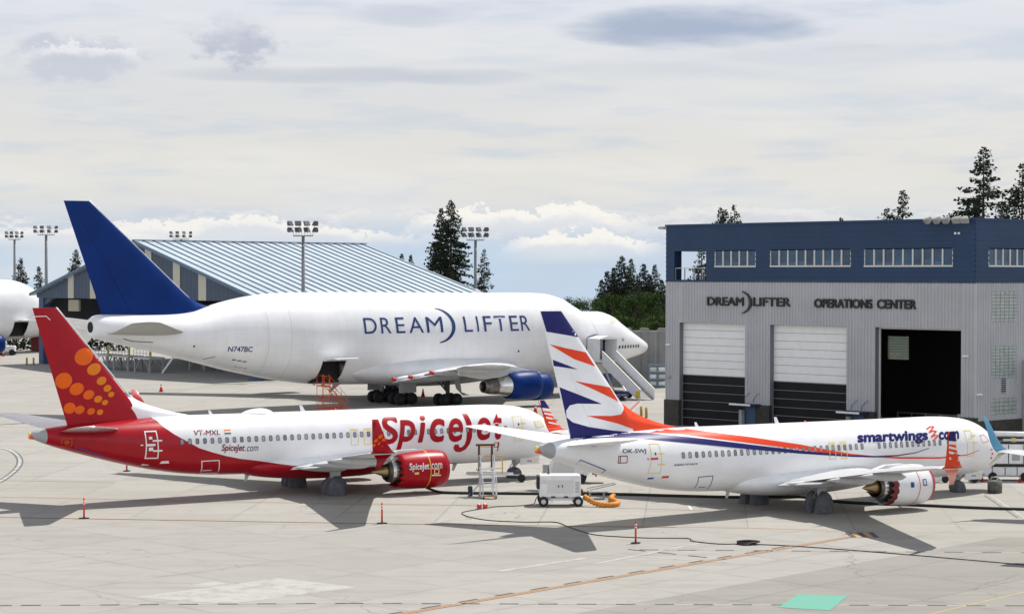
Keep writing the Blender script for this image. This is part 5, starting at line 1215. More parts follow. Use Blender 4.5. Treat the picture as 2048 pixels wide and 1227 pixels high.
# ---------------------------------------------------------------- trees
LEAF = mat('fir_needles', (.011, .021, .013), .85, c2=(.026, .042, .021), vs=.35, spec=.2); LEAF2 = mat('broad_leaves', (.012, .032, .006), .8, c2=(.050, .096, .012), vs=.22, spec=.2); BARK = mat('bark', (.075, .055, .042), .9, var=.3, vs=3)
def fir(h, rad, dens=1., seed=0, open_=0., bare=.06, ex=.8):
    """trunk with boughs; every bough carries hanging sprays of needle clumps"""
    rnd = random.Random(seed); tr = MB()
    lean = rnd.uniform(-.02, .02) * h
    tr.tube([(0, 0, 0), (lean * .3, .05, h * .35), (lean * .8, 0, h * .7), (lean, 0, h * .99)], .3, 8, rad=[h * .015, h * .011, h * .006, .03])
    cr = MB(); z = h * bare; hole = [(rnd.uniform(.2, .95), rnd.uniform(0, 6.28)) for _ in range(int(10 * open_ * 4))]
    while z < h * .992:
        t = z / h; L0 = rad * (1 - t) ** ex * (1. if t > .2 else .7 + 1.5 * t) + .10
        for b_ in range(rnd.choice((4, 5, 6))):
            az = rnd.uniform(0, 6.283)
            if any(abs(t - q) < .05 and abs((az - w + 3.14) % 6.28 - 3.14) < .8 for q, w in hole): continue
            L = L0 * rnd.choice((rnd.uniform(.5, .8), rnd.uniform(.8, 1.0), rnd.uniform(.85, 1.18)))
            d = Vector((math.cos(az), math.sin(az), 0)); sd = Vector((-d.y, d.x, 0)); p0 = Vector((lean * min(1, t * 1.1), 0, z + rnd.uniform(-.12, .12)))
            up = .55 * max(0, t - .72) / .28 + rnd.uniform(-.05, .12); dr = rnd.uniform(.15, .5) * (1.15 - t)
            def at(s): return p0 + d * (L * s) + Vector((0, 0, L * (up * s - dr * s * s + .22 * max(0, s - .75))))
            if L > 1.: tr.tube([at(0), at(.5), at(.92)], .05, 4, rad=[.05, .03, .012], caps=False)
            n = max(2, int(L / .36))
            for k in range(n):
                s = (k + rnd.uniform(.2, .95)) / n
                if s < .10: continue
                c = at(min(s, 1)); wd = (.10 + .42 * math.sin(math.pi * min(1, s * .8 + .15))) * min(1.5, .35 + L * .26)
                for q in range(int(3 * dens + rnd.random())):
                    e = rnd.uniform(-1, 1); c2 = c + sd * (wd * e) + Vector((0, 0, -abs(e) * .16 - rnd.uniform(-.04, .22)))
                    u = (d * rnd.uniform(.15, 1) + sd * e * .8 + Vector((0, 0, rnd.uniform(-.75, .12)))).normalized(); v = u.cross(Vector((rnd.gauss(0, 1), rnd.gauss(0, 1), rnd.gauss(0, 1)))).normalized(); k_ = min(1., .42 + L * .30); l = rnd.uniform(.26, .62) * k_; w = rnd.uniform(.09, .20) * k_
                    cr.add([c2 - v * w * .5, c2 + u * l * .6 - v * w, c2 + u * l, c2 + u * l * .5 + v * w, c2 + v * w * .3 + Vector((0, 0, -.10))], [(0, 1, 2, 3), (0, 3, 4)])
        z += rnd.uniform(.34, .62) / dens * (.5 + .5 * min(1, L0 / 2.2))
    return tr, cr
def broad(h, rad, seed=0, n=12000):
    rnd = random.Random(seed); tr = MB(); tr.tube([(0, 0, 0), (.1, 0, h * .3), (0, .1, h * .6)], .3, 8, rad=[h * .02, h * .014, h * .006]); cr = MB(); cl = []
    for k in range(34):
        a = rnd.uniform(0, 6.283); q = rnd.random() ** .5; z = rnd.uniform(.16, .92); w = rad * (.35 + .65 * math.sin(math.pi * min(1, z * .92 + .08)) ** .7)
        c = Vector((math.cos(a) * q * w, math.sin(a) * q * w, h * z)); cl.append((c, rad * rnd.uniform(.20, .36))); tr.tube([(0, 0, h * min(.55, z * .5)), c * .6 + Vector((0, 0, h * z * .4)), c], .05, 4, rad=[.09, .05, .015], caps=False)
    for k in range(n):
        c, r = rnd.choice(cl); d = Vector((rnd.gauss(0, 1), rnd.gauss(0, 1), rnd.gauss(0, .8))).normalized(); p = c + d * r * rnd.uniform(.35, 1.12)
        u = Vector((rnd.gauss(0, 1), rnd.gauss(0, 1), rnd.gauss(0, .6))).normalized(); v = u.cross(d).normalized() if abs(u.dot(d)) < .95 else u.orthogonal().normalized(); s = rnd.uniform(.09, .22)
        cr.add([p - u * s, p - v * s * .7, p + u * s, p + v * s * .7], [(0, 1, 2, 3)])
    return tr, cr
PROTO = {}
FK = {'dense': (1.4, .02, .04, .82), 'mid': (1.2, .05, .05, .88), 'open': (1.15, .12, .10, .90), 'thin': (1.05, .15, .06, .9), 'spire': (1.3, .0, .04, .9)}
def tree(kind, x, y, h, w, label, group, rz=0.):
    key = kind[0]; o = thing('broadleaf_tree' if key.startswith('broad') else 'fir_tree', label, 'tree', (x, y, terrain(y) - .1), rz, group)
    if key.startswith('broad'):
        if key not in PROTO: PROTO[key] = [q.build(n, m_) for q, n, m_ in zip(broad(12, 5.2, 5) if key == 'broad' else broad(12, 5.6, 15, 10000), ('trunk', 'crown'), (BARK, LEAF2))]; first = True
        else: first = False
        for q in PROTO[key]:
            c = q if first else link(q.copy()); c.parent = o
        o.scale = (w / 5.2, w / 5.2, h / 12); return o
    dn, op, br, ex = FK[key]; bits = fir(h, min(w, h * (.42 if key == 'open' else .30)), dn, int(x * 7 + y) % 9973, op, br, ex)
    for q, n, m_ in zip(bits, ('trunk', 'crown'), (BARK, LEAF)): q.build(n, m_, o)
    return o
def terrain(D): return 0. if D < 345 else (-1.8 * (D - 345) / 85 if D < 430 else -1.8 - 24.2 * (D - 430) / 470)
def tp(px, top, D, hw, seen=578, fir_=True):
    zt = 15.8 + (501 - top) * D / 4309; h = zt - terrain(D); f = min(1., ((seen - top) * D / 4309) / h)
    return ((px - 1024) * D / 4309, D, h, hw * D / 4309 / (.88 * f ** .88 if fir_ else .95))
TG = 'dark firs behind the airfield'
for kd, px, top, D, hw, lb, rz in (
    ('mid', 39, 514, 520, 24, 'small fir under the leftmost light mast', .3), ('mid', 77, 533, 500, 28, 'low bushy fir at the foot of the second light mast', 1.2), ('mid', 152, 498, 505, 26, 'fir peeping over the hangar eave left of the blue tail', 2.),
    ('mid', 800, 505, 520, 17, 'small fir top showing over the hangar roof slope, left of a twin', .4), ('spire', 823, 507, 540, 14, 'small fir top showing over the hangar roof slope, right of a twin', 2.6),
    ('dense', 902, 397, 400, 46, 'tallest dense fir beside the right light mast', .2), ('dense', 880, 412, 404, 36, 'dense fir leaning close on the left of the tallest one', 2.1), ('thin', 968, 496, 430, 33, 'thin see-through fir right of the light mast', 1.),
    ('dense', 1216, 538, 460, 30, 'rounded dark fir at the left of the clump beside the building', .7), ('dense', 1241, 507, 455, 34, 'tallest fir of the clump left of the building', 3.), ('spire', 1262, 514, 470, 22, 'narrow pointed fir second tallest in the clump', 1.5),
    ('dense', 1288, 524, 450, 28, 'dark fir right of centre in the clump by the building', 4.), ('mid', 1311, 526, 455, 27, 'pointed fir at the right of the clump next to the building', .9), ('spire', 1333, 566, 440, 14, 'low fir half hidden by the building corner', .9), ('mid', 1275, 548, 445, 18, 'lower fir filling the gap in the middle of the clump', 2.5),
    ('dense', 1228, 532, 462, 28, 'dark fir filling the left middle of the clump', 1.), ('dense', 1255, 540, 458, 28, 'broad dark fir low in the centre of the clump', 2.2), ('dense', 1300, 545, 452, 26, 'broad dark fir low at the right of the clump', 3.3), ('dense', 1202, 556, 465, 20, 'small dark fir at the far left of the clump', .3), ('dense', 1322, 556, 446, 20, 'small dark fir at the far right of the clump', 5.),
    ('open', 1402, 490, 330, 30, 'fir seen through the balcony opening', 1.7), ('thin', 1436, 410, 330, 20, 'left fir of three showing above the building roof', .2), ('spire', 1449, 413, 345, 12, 'thin middle fir of three showing above the building roof', .2), ('thin', 1471, 404, 335, 22, 'right fir of three showing above the building roof', 2.9), ('spire', 1681, 430, 350, 8, 'tiny fir tip just clearing the roof edge', .2),
    ('thin', 1803, 372, 300, 27, 'fir tip above the middle of the building roof', 1.1), ('open', 1776, 408, 310, 32, 'low ragged fir left of the roof-centre tip', 2.2), ('open', 1965, 286, 270, 76, 'tall open fir with gaps rising behind the building', .5), ('open', 2046, 318, 275, 66, 'tall fir cut off by the right edge', 2.4), ('open', 1905, 420, 290, 30, 'short ragged fir at the left foot of the tall open fir', 3.2), ('open', 2006, 395, 300, 30, 'short ragged fir between the two tall firs', 4.4)):
    x, y, h, w = tp(px, top, D, hw, 440 if D <= 350 and px > 1420 else 572); tree((kd, 1), x, y, h, w, lb, TG, rz)
BG_ = 'green broadleaf trees behind the blast wall'
for kd, px, top, D, hw, lb, rz in (('broad2', 1150, 590, 380, 36, 'pale leafy tree left of the clump, over the jet\'s cockpit hump', 0.), ('broad', 1185, 598, 370, 40, 'leafy green tree behind the jet\'s cockpit', 1.), ('broad', 1228, 586, 365, 44, 'leafy green tree in front of the fir clump', 2.), ('broad2', 1272, 580, 360, 44, 'bright leafy tree above the blast wall', 3.), ('broad', 1312, 583, 350, 44, 'leafy tree touching the building corner', 4.), ('broad2', 1250, 625, 335, 44, 'low leafy tree close behind the blast wall', 5.), ('broad', 1300, 628, 330, 48, 'low dark leafy tree between blast wall and building', .5), ('broad2', 1205, 632, 345, 40, 'low leafy tree hidden partly by the jet\'s nose', .9)):
    x, y, h, w = tp(px, top, D, hw, 660, False); tree((kd, 1), x, y, h, w, lb, BG_, rz)
o = thing('hedge', 'dark green hedge under the distant cargo jet at the left edge', 'hedge', (-82, 338, 0)); rnd = random.Random(4); f = MB()
for k in range(2600):
    p = Vector((rnd.uniform(-14, 22), rnd.uniform(-1, 1), rnd.uniform(0, 1) ** .7 * (1.9 + .5 * math.sin(k * .7)))); u = Vector((rnd.gauss(0, 1), rnd.gauss(0, 1), rnd.gauss(0, .6))).normalized(); v = u.orthogonal().normalized(); s_ = rnd.uniform(.12, .3); f.add([p - u * s_, p - v * s_, p + u * s_, p + v * s_], [(0, 1, 2, 3)])
f.build('foliage', LEAF, o)
o = thing('shipping_container', 'dull red container in front of the hedge below the distant jet\'s hatch', 'container', (-73.2, 336, 0)); m = MB()
m.box((-1.6, -1.2, .1), (4.2, 1.2, 2.6)); m.build('body', mat('container_red', (.22, .03, .03), .6), o); m = MB()
for k in range(14): m.box((-1.5 + k * .41, -1.26, .2), (-1.3 + k * .41, -1.203, 2.5))
m.build('rib', mat('container_red', (.22, .03, .03), .6), o)

# ---------------------------------------------------------------- blast wall and bits behind
WALLM = mat('wall_concrete', (.24, .24, .235), .85, var=.12, vs=.35, bump=.2, bs=8)
o = thing('blast_wall', 'grey concrete blast wall between the cargo jet\'s nose and the building', 'wall', (0, 252, 0))
m = MB(); m.box((4, 0, -.5), (27, .4, 6.35)); m.build('wall_panel', WALLM, o); m = MB(); m.box((4, -.05, 6.351), (27, .45, 6.5)); m.build('coping', mat('coping', (.33, .33, .32), .8), o)
for x in (7.2, 13.5, 15.55, 17.6, 10.6, 21.9):
    m = MB(); m.prism([(x - .65, 6.5), (x + .65, 6.5), (x + .4, 6.82), (x - .4, 6.82)], -.1, .5, 'y'); m.box((x - .35, -.12, -.5), (x + .35, -.001, 6.34)); m.build('pilaster', WALLM, o)
for k in range(5):
    m = MB(); m.box((4.2 + k * 4.2, -.012, .2), (4.24 + k * 4.2, -.002, 6.3)); m.build('joint', EQG, o)
o = thing('storage_rack', 'pale blue steel rack stacked with white goods by the blast wall', 'rack', (15.9, 249, 0))
m = MB()
for x in (0, 1.0, 2.0):
    for y in (0, .8): m.bar((x, y, 0), (x, y, 2.7), .09)
for z in (.2, 1.0, 1.8, 2.65): m.bar((0, 0, z), (2, 0, z), .1); m.bar((0, .8, z), (2, .8, z), .1)
m.build('frame', mat('rack_blue', (.16, .27, .34), .5), o)
for i in range(2):
    for k in range(3):
        m = MB(); m.rbox((.1 + i, .1, .28 + k * .8), (.85 + i, .7, .72 + k * .8), .03); m.build('load', EQW if (i + k) % 2 else ALU, o)

# ---------------------------------------------------------------- ground equipment
JM = Matrix.Translation(JET.root.location) @ Matrix.Rotation(JET.root.rotation_euler.z, 4, 'Z')
def at_jet(o, X, Y): o.matrix_world = JM @ Matrix.Translation((33. - X, -Y, 0)); return o
# covered passenger stairs: local x forward along the jet, -y outboard
o = thing('boarding_stairs', 'white covered boarding stairs with blue trim at the cargo jet\'s front door', 'boarding stairs')
m = MB(); m.box((-1.3, -2.3, 4.0), (-1.22, -.25, 6.25)); m.box((1.22, -2.3, 4.0), (1.3, -.25, 6.25)); m.prism([(-1.3, 6.251), (1.3, 6.251), (1.3, 6.32), (.0, 6.62), (-1.3, 6.32)], -2.3, -.25, 'y'); m.build('canopy', EQW, o)
m = MB(); m.box((-1.36, -.24, 3.9), (-1.15, .35, 6.3)); m.box((1.15, -.24, 3.9), (1.36, .35, 6.3)); m.prism([(-1.36, 6.31), (1.36, 6.31), (1.36, 6.4), (0, 6.72), (-1.36, 6.4)], -.24, .35, 'y'); m.build('bumper_trim', mat('trim_blue', (.012, .03, .12), .5), o)
m = MB(); m.box((-1.3, -2.5, 3.85), (1.3, .3, 3.998)); m.build('platform', EQW, o)
m = MB()
n = 22
for k in range(n):
    y = -2.5 - (k + .5) * 6.0 / n; z = 3.85 - (k + 1) * 3.6 / n; m.box((-.85, y - .16, z), (.85, y + .14, z + .05))
m.build('step', EQG, o)
for x in (-1.0, .95):
    m = MB(); m.add([(x, -2.4, 4.95), (x, -8.7, 1.1), (x, -8.7, .05), (x, -8.3, .0), (x, -2.4, 3.5), (x + .07, -2.4, 4.95), (x + .07, -8.7, 1.1), (x + .07, -8.7, .05), (x + .07, -8.3, .0), (x + .07, -2.4, 3.5)], [(0, 1, 2, 3, 4), (9, 8, 7, 6, 5)] + [(i, (i + 1) % 5, 5 + (i + 1) % 5, 5 + i) for i in range(5)]); m.build('side_panel', mat('panel_pale', (.72, .73, .76), .45, var=.05), o)
    m = MB(); m.bar((x + .03, -2.4, 5.0), (x + .03, -8.7, 1.15), .09); m.build('handrail', CREAM, o)
m = MB()
for x in (-1., 1.): m.bar((x, -2.3, 3.9), (x, -4.6, .6), .14); m.bar((x, -.3, 3.85), (x, -1.2, .5), .14); m.bar((x, -4.2, .5), (x, -1.3, 3.6), .1)
m.build('support_leg', ALU, o)
m = MB(); m.rbox((-1.1, -5.2, .45), (1.1, .2, .75), .05); m.build('chassis', mat('chassis_navy', (.015, .025, .10), .5), o)
m = MB(); m.rbox((-1.25, -1.4, 1.5), (1.25, .1, 3.6), .05); m.build('housing', CREAM, o); m = MB(); m.box((-1.27, -1.42, 1.5), (1.27, .12, 2.5)); m.build('housing_band', mat('band_blue', (.02, .06, .16), .5), o)
for x in (-1., 1.):
    for y in (-4.6, -.5):
        m = MB(); m.cyl((x - .14, y, .4), (x + .14, y, .4), .4, n=20); m.build('wheel', TYRE, o)
for y in (-8.2, -7.6):
    pass
m = MB(); m.box((-1.03, -8.65, .3), (-1.01, -8.0, 1.0)); m.build('hazard_plate', YELL, o)
at_jet(o, 10.45, 3.3)
o = thing('tow_dolly', 'low blue flatbed dolly beside the boarding stairs', 'dolly', (10.4, 227.4, 0), R(6))
m = MB(); m.box((-1.8, -.7, .45), (1.9, .7, .62)); m.build('deck', mat('dolly_blue', (.014, .022, .11), .5), o)
for x in (-1.2, 1.3):
    m = MB(); m.cyl((x, -.6, .22), (x, .6, .22), .22, n=14); m.build('wheel', TYRE, o)
m = MB(); m.bar((.1, 0, .6), (.1, 0, 1.35), .08); m.build('post', YELL, o); m = MB(); m.bar((-.2, 0, 1.4), (.4, 0, 1.4), .1); m.build('crossbar', YELL, o)
# orange maintenance stairs under the open hatch
o = thing('maintenance_stairs', 'orange steel lattice stairs under the cargo jet\'s open side hatch', 'stairs')
m = MB()
for x in (-1.35, -.55):
    for y in (-.5, .5): m.bar((x, y, .2), (x, y, 3.5), .045)
for z in (1.4, 3.35): m.bar((-1.35, -.5, z), (-.55, -.5, z), .04); m.bar((-1.35, .5, z), (-.55, .5, z), .04)
for y in (-.5, .5): m.bar((-1.35, y, .3), (-.55, y, 1.4), .03); m.bar((-.55, y, .3), (-1.35, y, 1.4), .03); m.bar((-.55, y, 1.45), (.4, y, 1.4), .035); m.bar((-.5, y, 2.3), (.3, y, .3), .025); m.bar((-.4, y, 1.4), (.9, y, .3), .025)
m.build('tower_frame', SAFE, o)
m = MB(); m.box((-1.4, -.55, 2.3), (-.45, .55, 2.4)); m.build('platform', SAFE, o)
m = MB(); m.bar((-1.4, -.5, .14), (1.75, -.5, .14), .11); m.bar((-1.4, .5, .14), (1.75, .5, .14), .11); m.build('base_frame', SAFE, o)
for k in range(9):
    t = (k + .5) / 9; m = MB(); m.box((-.45 + 2.0 * t - .06, -.45, 2.3 - 2.1 * t), (-.45 + 2.0 * t + .08, .45, 2.3 - 2.1 * t + .05)); m.build('step', SAFE, o)
for y in (-.5, .5):
    m = MB(); m.bar((-.45, y, 2.3), (1.6, y, .15), .05); m.bar((-.45, y, 3.3), (1.65, y, 1.15), .03); m.bar((-.45, y, 2.8), (1.65, y, .7), .025)
    for k in range(4): m.bar((-.45 + 2.05 * k / 3, y, 2.3 - 2.15 * k / 3), (-.45 + 2.05 * k / 3, y, 3.3 - 2.15 * k / 3), .028)
    m.build('handrail', SAFE, o)
m = MB(); m.cyl((-1.4, -.6, 1.15), (-1.4, -.6, 1.5), .1); m.build('extinguisher', SRED, o)
at_jet(o, 44.5, 3.1)
# trestle platforms in the hangar mouth
WPG = 'grey work platforms in the hangar'
hd = Vector((math.cos(R(-48)), math.sin(R(-48)), 0))
def platform():
    o = thing('work_platform', 'x', 'work platform', (0, 0, 0), 0, WPG)
    m = MB(); m.box((-1.9, -1.2, 1.75), (1.9, 1.2, 1.98)); m.build('deck', mat('platform_grey', (.50, .51, .52), .5), o)
    for x in (-1.75, 1.75):
        for y in (-1., 1.):
            m = MB(); m.bar((x, y, 0), (x, y, 1.75), .24); m.bar((x, y, .15), (x * .25, y, 1.7), .12); m.build('leg', mat('trestle_grey', (.30, .31, .32), .5), o)
    m = MB()
    for k in range(6): m.bar((-1.85 + .74 * k, -1.15, 1.98), (-1.85 + .74 * k, -1.15, 3.0), .05)
    for z in (2.5, 3.0): m.bar((-1.85, -1.15, z), (1.85, -1.15, z), .05)
    m.build('guard_rail', EQG, o)
    m = MB(); m.bar((1.88, -1.0, 1.9), (1.88, -1.0, 3.2), .22); m.build('end_post', mat('pale_yellow', (.55, .50, .20), .5), o)
    return o
wp = platform()
for k, (x, y, lb) in enumerate(((-50.3, 282.0, 'middle trestle work platform below the jet\'s tail'), (-46.9, 278.3, 'trestle work platform furthest right below the jet\'s tail, beside a ladder'), (-53.7, 285.7, 'trestle work platform nearest the hangar post'), (-40.5, 283.0, 'trestle platform deep in shade behind the platform row'))):
    o = wp if k == 0 else copy_tree(wp); o.location = (x, y, 0); o.rotation_euler.z = R(-48); o['label'] = lb
o = thing('access_ladder', 'sloping grey access ladder leaning on the end work platform', 'ladder', (-44.3, 276.2, 0), R(0))
m = MB(); m.bar((-.6, 0, 0), (1.2, 0, 2.6), .22); m.bar((-.6, .8, 0), (1.2, .8, 2.6), .14)
for k in range(8): m.bar((-.6 + 1.8 * k / 8, 0, 2.6 * k / 8), (-.6 + 1.8 * k / 8, .8, 2.6 * k / 8), .06)
m.build('stringer', ALU, o)
# wheeled air unit with orange duct
o = thing('air_unit', 'white wheeled ground air unit between the two airliners', 'ground unit', (3.0, 133.7, 0), R(2))
m = MB(); m.rbox((-1.27, -.7, .52), (1.27, .75, 1.92), .05); m.build('body', EQW, o)
for x0, x1 in ((-.82, -.01), (.01, .82)):
    m = MB(); m.box((x0, -.716, .82), (x1, -.702, 1.62)); m.build('panel_door', mat('panel_white', (.66, .67, .68), .42), o)
for x in (-.12, .12):
    m = MB(); m.box((x - .035, -.735, 1.2), (x + .035, -.717, 1.32)); m.build('latch', TXTK, o)
for x in (-.45, .35):
    m = MB(); m.box((x - .13, -.722, .54), (x + .13, -.703, .64)); m.build('forklift_pocket', BLACK, o)
m = MB(); m.box((-1.18, -.712, 1.42), (-.88, -.702, 1.68)); m.build('data_plate', ALU, o)
m = MB()
for k in range(8): m.box((.92, -.718, .85 + k * .09), (1.18, -.702, .89 + k * .09))
m.build('louvre', EQG, o); m = MB(); m.cyl((-.7, .2, 1.9), (-.7, .2, 2.06), .08, n=12); m.build('exhaust_stack', DMETAL, o)
for x in (-1.1, 1.1):
    m = MB(); m.tube([(x, 0, 1.91), (x + .04, 0, 2.0), (x + .1, 0, 2.0), (x + .14, 0, 1.91)], .018, 6); m.build('lifting_eye', STRUT, o)
m = MB(); m.box((-1.24, -.713, .56), (1.24, -.703, .60)); m.build('trim_strip', EQG, o)
m = MB(); m.rbox((-1.45, -.5, 1.05), (-1.275, .5, 1.85), .03); m.build('control_box', BLACK, o)
m = MB(); m.box((-1.1, -.6, .36), (1.55, .6, .50)); m.bar((1.5, 0, .42), (2.0, 0, .32), .08); m.build('chassis', EQW, o)
for x in (-1.05, 1.1):
    for y in (-.72, .72):
        m = MB(); m.cyl((x, y - .12, .31), (x, y + .12, .31), .31, n=22); w = m.build('wheel', TYRE, o); m = MB(); m.cyl((x, y - .13, .31), (x, y + .13, .31), .15, n=16); m.build('rim', RIM, w)
for x in (-.75, .7):
    m = MB(); m.bar((x, -.62, .5), (x + .3, -.70, .28), .04); m.build('brace', ALU, o)
m = MB(); m.rbox((1.28, -.4, .66), (1.42, .3, 1.0), .03); m.build('outlet', BLACK, o)
pts = [(4.45, 133.3, .62), (4.75, 133.1, .45), (5.1, 132.9, .25), (5.5, 132.7, .16), (5.95, 132.6, .15), (6.35, 132.75, .15), (6.58, 133.3, .15), (6.62, 134.2, .15), (6.4, 135.0, .16), (6.22, 135.4, .18), (6.35, 136.0, .25), (6.5, 136.3, .3)]
sm = []
for i in range(len(pts) - 1):
    for k in range(9): t = k / 9; sm.append(Vector(pts[i]).lerp(Vector(pts[i + 1]), t))
sm2 = [sum((sm[max(0, min(len(sm) - 1, i + d))] for d in range(-4, 5)), Vector()) / 9 for i in range(len(sm))]
m = MB(); m.tube(sm2, .17, 14, rad=[.185 if (i // 2) % 2 else .145 for i in range(len(sm2))]); tag(m.build('air_duct', mat('duct_orange', (.62, .235, .02), .6, var=.2, vs=4)), 'orange corrugated air duct lying on the concrete beside the white air unit', 'air duct')
# second unit behind it
o = thing('power_unit', 'white rounded tow power unit behind the wheeled air unit', 'ground unit', (3.9, 147.0, 0), R(-4))
m = MB(); m.prism([(-1.35, .55), (1.3, .55), (1.75, .95), (1.55, 1.35), (.75, 1.55), (-.55, 1.72), (-1.2, 1.55)], -.7, .7, 'y'); m.build('body', EQW, o)
m = MB(); m.prism([(-1.15, .62), (.35, .62), (.55, 1.36), (-1.0, 1.44)], -.712, -.703, 'y'); m.build('side_panel', mat('panel_grey', (.62, .63, .64), .45), o)
m = MB(); m.rbox((-1.75, -.6, .5), (-1.36, .6, 1.25), .03); m.build('radiator', EQG, o); m = MB(); m.prism([(1.6, .6), (2.6, .55), (1.9, 1.3)], -.5, .5, 'y'); m.build('tow_head', BLACK, o)
m = MB(); m.bar((1.9, -.6, .5), (1.75, -.9, 1.15), .1); m.build('orange_strap', SAFE, o)
for x in (-.85, .9):
    for y in (-.68, .68):
        m = MB(); m.cyl((x, y - .12, .32), (x, y + .12, .32), .32, n=18); m.build('wheel', TYRE, o)
m = MB(); m.box((-.5, -.712, 1.48), (.05, -.702, 1.56)); m.build('name_plate', CREAM, o)
for x in (-1.0, .95):
    m = MB(); m.cyl((x, -.5, 1.5), (x, -.5, 1.78), .07); m.build('lamp', TXTR, o)
o = thing('tow_tray', 'grey open tow tray sticking out behind the white air unit', 'tow tray', (5.1, 137.2, 0), R(8))
m = MB(); m.box((-.2, -.5, .45), (1.0, .5, .52)); m.bar((-.2, -.5, .62), (1.5, -.35, .95), .06); m.bar((-.2, .5, .62), (1.5, .35, .95), .06); m.bar((1.5, -.35, .95), (1.5, .35, .95), .06); m.build('frame', STRUT, o)
m = MB(); m.bar((-.1, 0, .0), (-.1, 0, .5), .12); m.bar((.8, 0, 0), (.8, 0, .5), .12); m.build('leg', STRUT, o)
# rolling stairs
o = thing('rolling_stairs', 'silver rolling stairs with a brown padded frame at the red airliner\'s nose', 'rolling stairs', (-1.5, 137.8, 0), R(8))
m = MB()
for x in (-.42, .42):
    m.bar((x, -.9, .12), (x, .55, 1.75), .06); m.bar((x, .5, .12), (x, .55, 1.75), .05); m.bar((x, 1.3, .12), (x, 1.25, 1.75), .05); m.bar((x, -.9, .12), (x, 1.3, .12), .05); m.bar((x, .5, .2), (x, 1.3, 1.6), .04)
m.build('frame', ALU, o)
m = MB(); m.box((-.45, .5, 1.74), (.45, 1.35, 1.79)); m.build('platform', ALU, o)
for k in range(6):
    t = k / 6; m = MB(); m.box((-.42, -.9 + 1.4 * t - .1, .2 + 1.55 * t), (.42, -.9 + 1.4 * t + .12, .2 + 1.55 * t + .04)); m.build('step', ALU, o)
for x in (-.44, .44):
    m = MB(); m.bar((x, -.95, .95), (x, .5, 2.6), .04); m.bar((x, .5, 1.75), (x, .5, 2.6), .04); m.bar((x, -.9, .15), (x, -.95, .95), .04); m.bar((x, .5, 2.2), (x, 1.3, 2.2), .04); m.bar((x, .5, 2.6), (x, 1.3, 2.6), .04); m.bar((x, 1.3, 1.75), (x, 1.3, 2.6), .04); m.build('handrail', ALU, o)
BRN = mat('padded_brown', (.10, .035, .025), .8)
m = MB(); m.bar((-.42, 1.42, 1.6), (-.42, 1.42, 3.2), .13); m.bar((.42, 1.42, 1.6), (.42, 1.42, 3.2), .13); m.bar((-.62, 1.42, 3.25), (.62, 1.42, 3.25), .13); m.build('padded_frame', BRN, o)
m = MB(); m.bar((-.4, 1.40, 3.12), (.4, 1.40, 3.12), .07); m.build('pad_strip', YELL, o)
m = MB(); m.box((-.42, -1.05, .16), (.42, -.85, .24)); m.build('bottom_board', mat('board_tan', (.40, .23, .10), .7), o)
m = MB(); m.bar((-.45, .2, 1.0), (-1.35, -.2, .12), .035); m.bar((-.45, .2, 1.0), (-1.0, .5, .12), .035); m.bar((.45, -.8, .2), (.95, -1.0, .05), .035); m.build('outrigger', ALU, o)
m = MB(); m.rbox((-1.3, -.15, .1), (-1.02, .15, .75), .06); m.build('ballast_bag', mat('bag_navy', (.02, .03, .07), .8), o)
for x in (-.4, .4):
    for y in (-.85, 1.25):
        m = MB(); m.cyl((x - .04, y, .09), (x + .04, y, .09), .09, n=12); m.build('caster', TYRE, o)
o = thing('tow_platform', 'low towable platform with a yellow hand frame behind the rolling stairs', 'platform cart', (-.9, 147.5, 0), R(-3))
m = MB(); m.box((-2.2, -.6, .5), (1.0, .6, .58)); m.build('deck', EQW, o)
m = MB(); m.bar((-1.2, -.6, .6), (-1.2, -.6, 1.75), .08); m.bar((.3, -.6, .6), (.3, -.6, 1.75), .08); m.bar((-1.2, -.6, 1.75), (.3, -.6, 1.75), .07); m.bar((-1.2, -.6, .95), (.3, -.6, .95), .05); m.bar((-1.5, -.6, .9), (-1.2, -.6, .6), .07); m.build('hand_frame', YELL, o)
m = MB(); m.bar((-2.1, 0, .45), (1.8, 0, .45), .08); m.build('tow_bar', ALU, o)
for x in (1.6,):
    m = MB(); m.cyl((x, -.5, .27), (x, -.3, .27), .27, n=18); m.build('wheel', TYRE, o)
# right-hand ground equipment
o = thing('cargo_loader', 'long white ground equipment truck with roof tube at the right edge', 'ground vehicle', (32.6, 149.2, 0), R(-3)); o.scale = (.68, .68, .68)
m = MB(); m.rbox((0, -1.1, 1.75), (9, 1.1, 3.75), .05); m.build('body', EQW, o); m = MB(); m.rbox((.2, -1.0, .55), (9, 1.0, 1.45), .05); m.build('lower_body', EQW, o)
for x in (.95, 2.5, 4.6, 6.4):
    m = MB(); m.box((x, -1.12, 1.8), (x + .09, -1.103, 3.7)); m.build('panel_seam', BLACK, o)
for x in (.9, 2.2, 3.4, 5.0):
    m = MB(); m.box((x, -1.02, .6), (x + .07, -1.003, 1.4)); m.build('panel_seam', BLACK, o)
m = MB(); m.box((0, -1.13, 1.5), (9, 1.0, 1.74)); m.build('bumper_rail', BLACK, o)
m = MB(); m.box((2.9, -1.13, 2.1), (3.7, -1.105, 3.1)); w = m.build('locker', EQG, o); m = MB(); m.box((3.15, -1.15, 2.75), (3.5, -1.132, 2.9)); m.build('caution_label', YELL, w)
m = MB()
for k in range(6): m.bar((4.05, -1.16, 1.9 + k * .3), (4.35, -1.16, 1.9 + k * .3), .05)
m.bar((4.05, -1.16, 1.8), (4.05, -1.16, 3.7), .05); m.bar((4.35, -1.16, 1.8), (4.35, -1.16, 3.7), .05); m.build('ladder', TXTK, o)
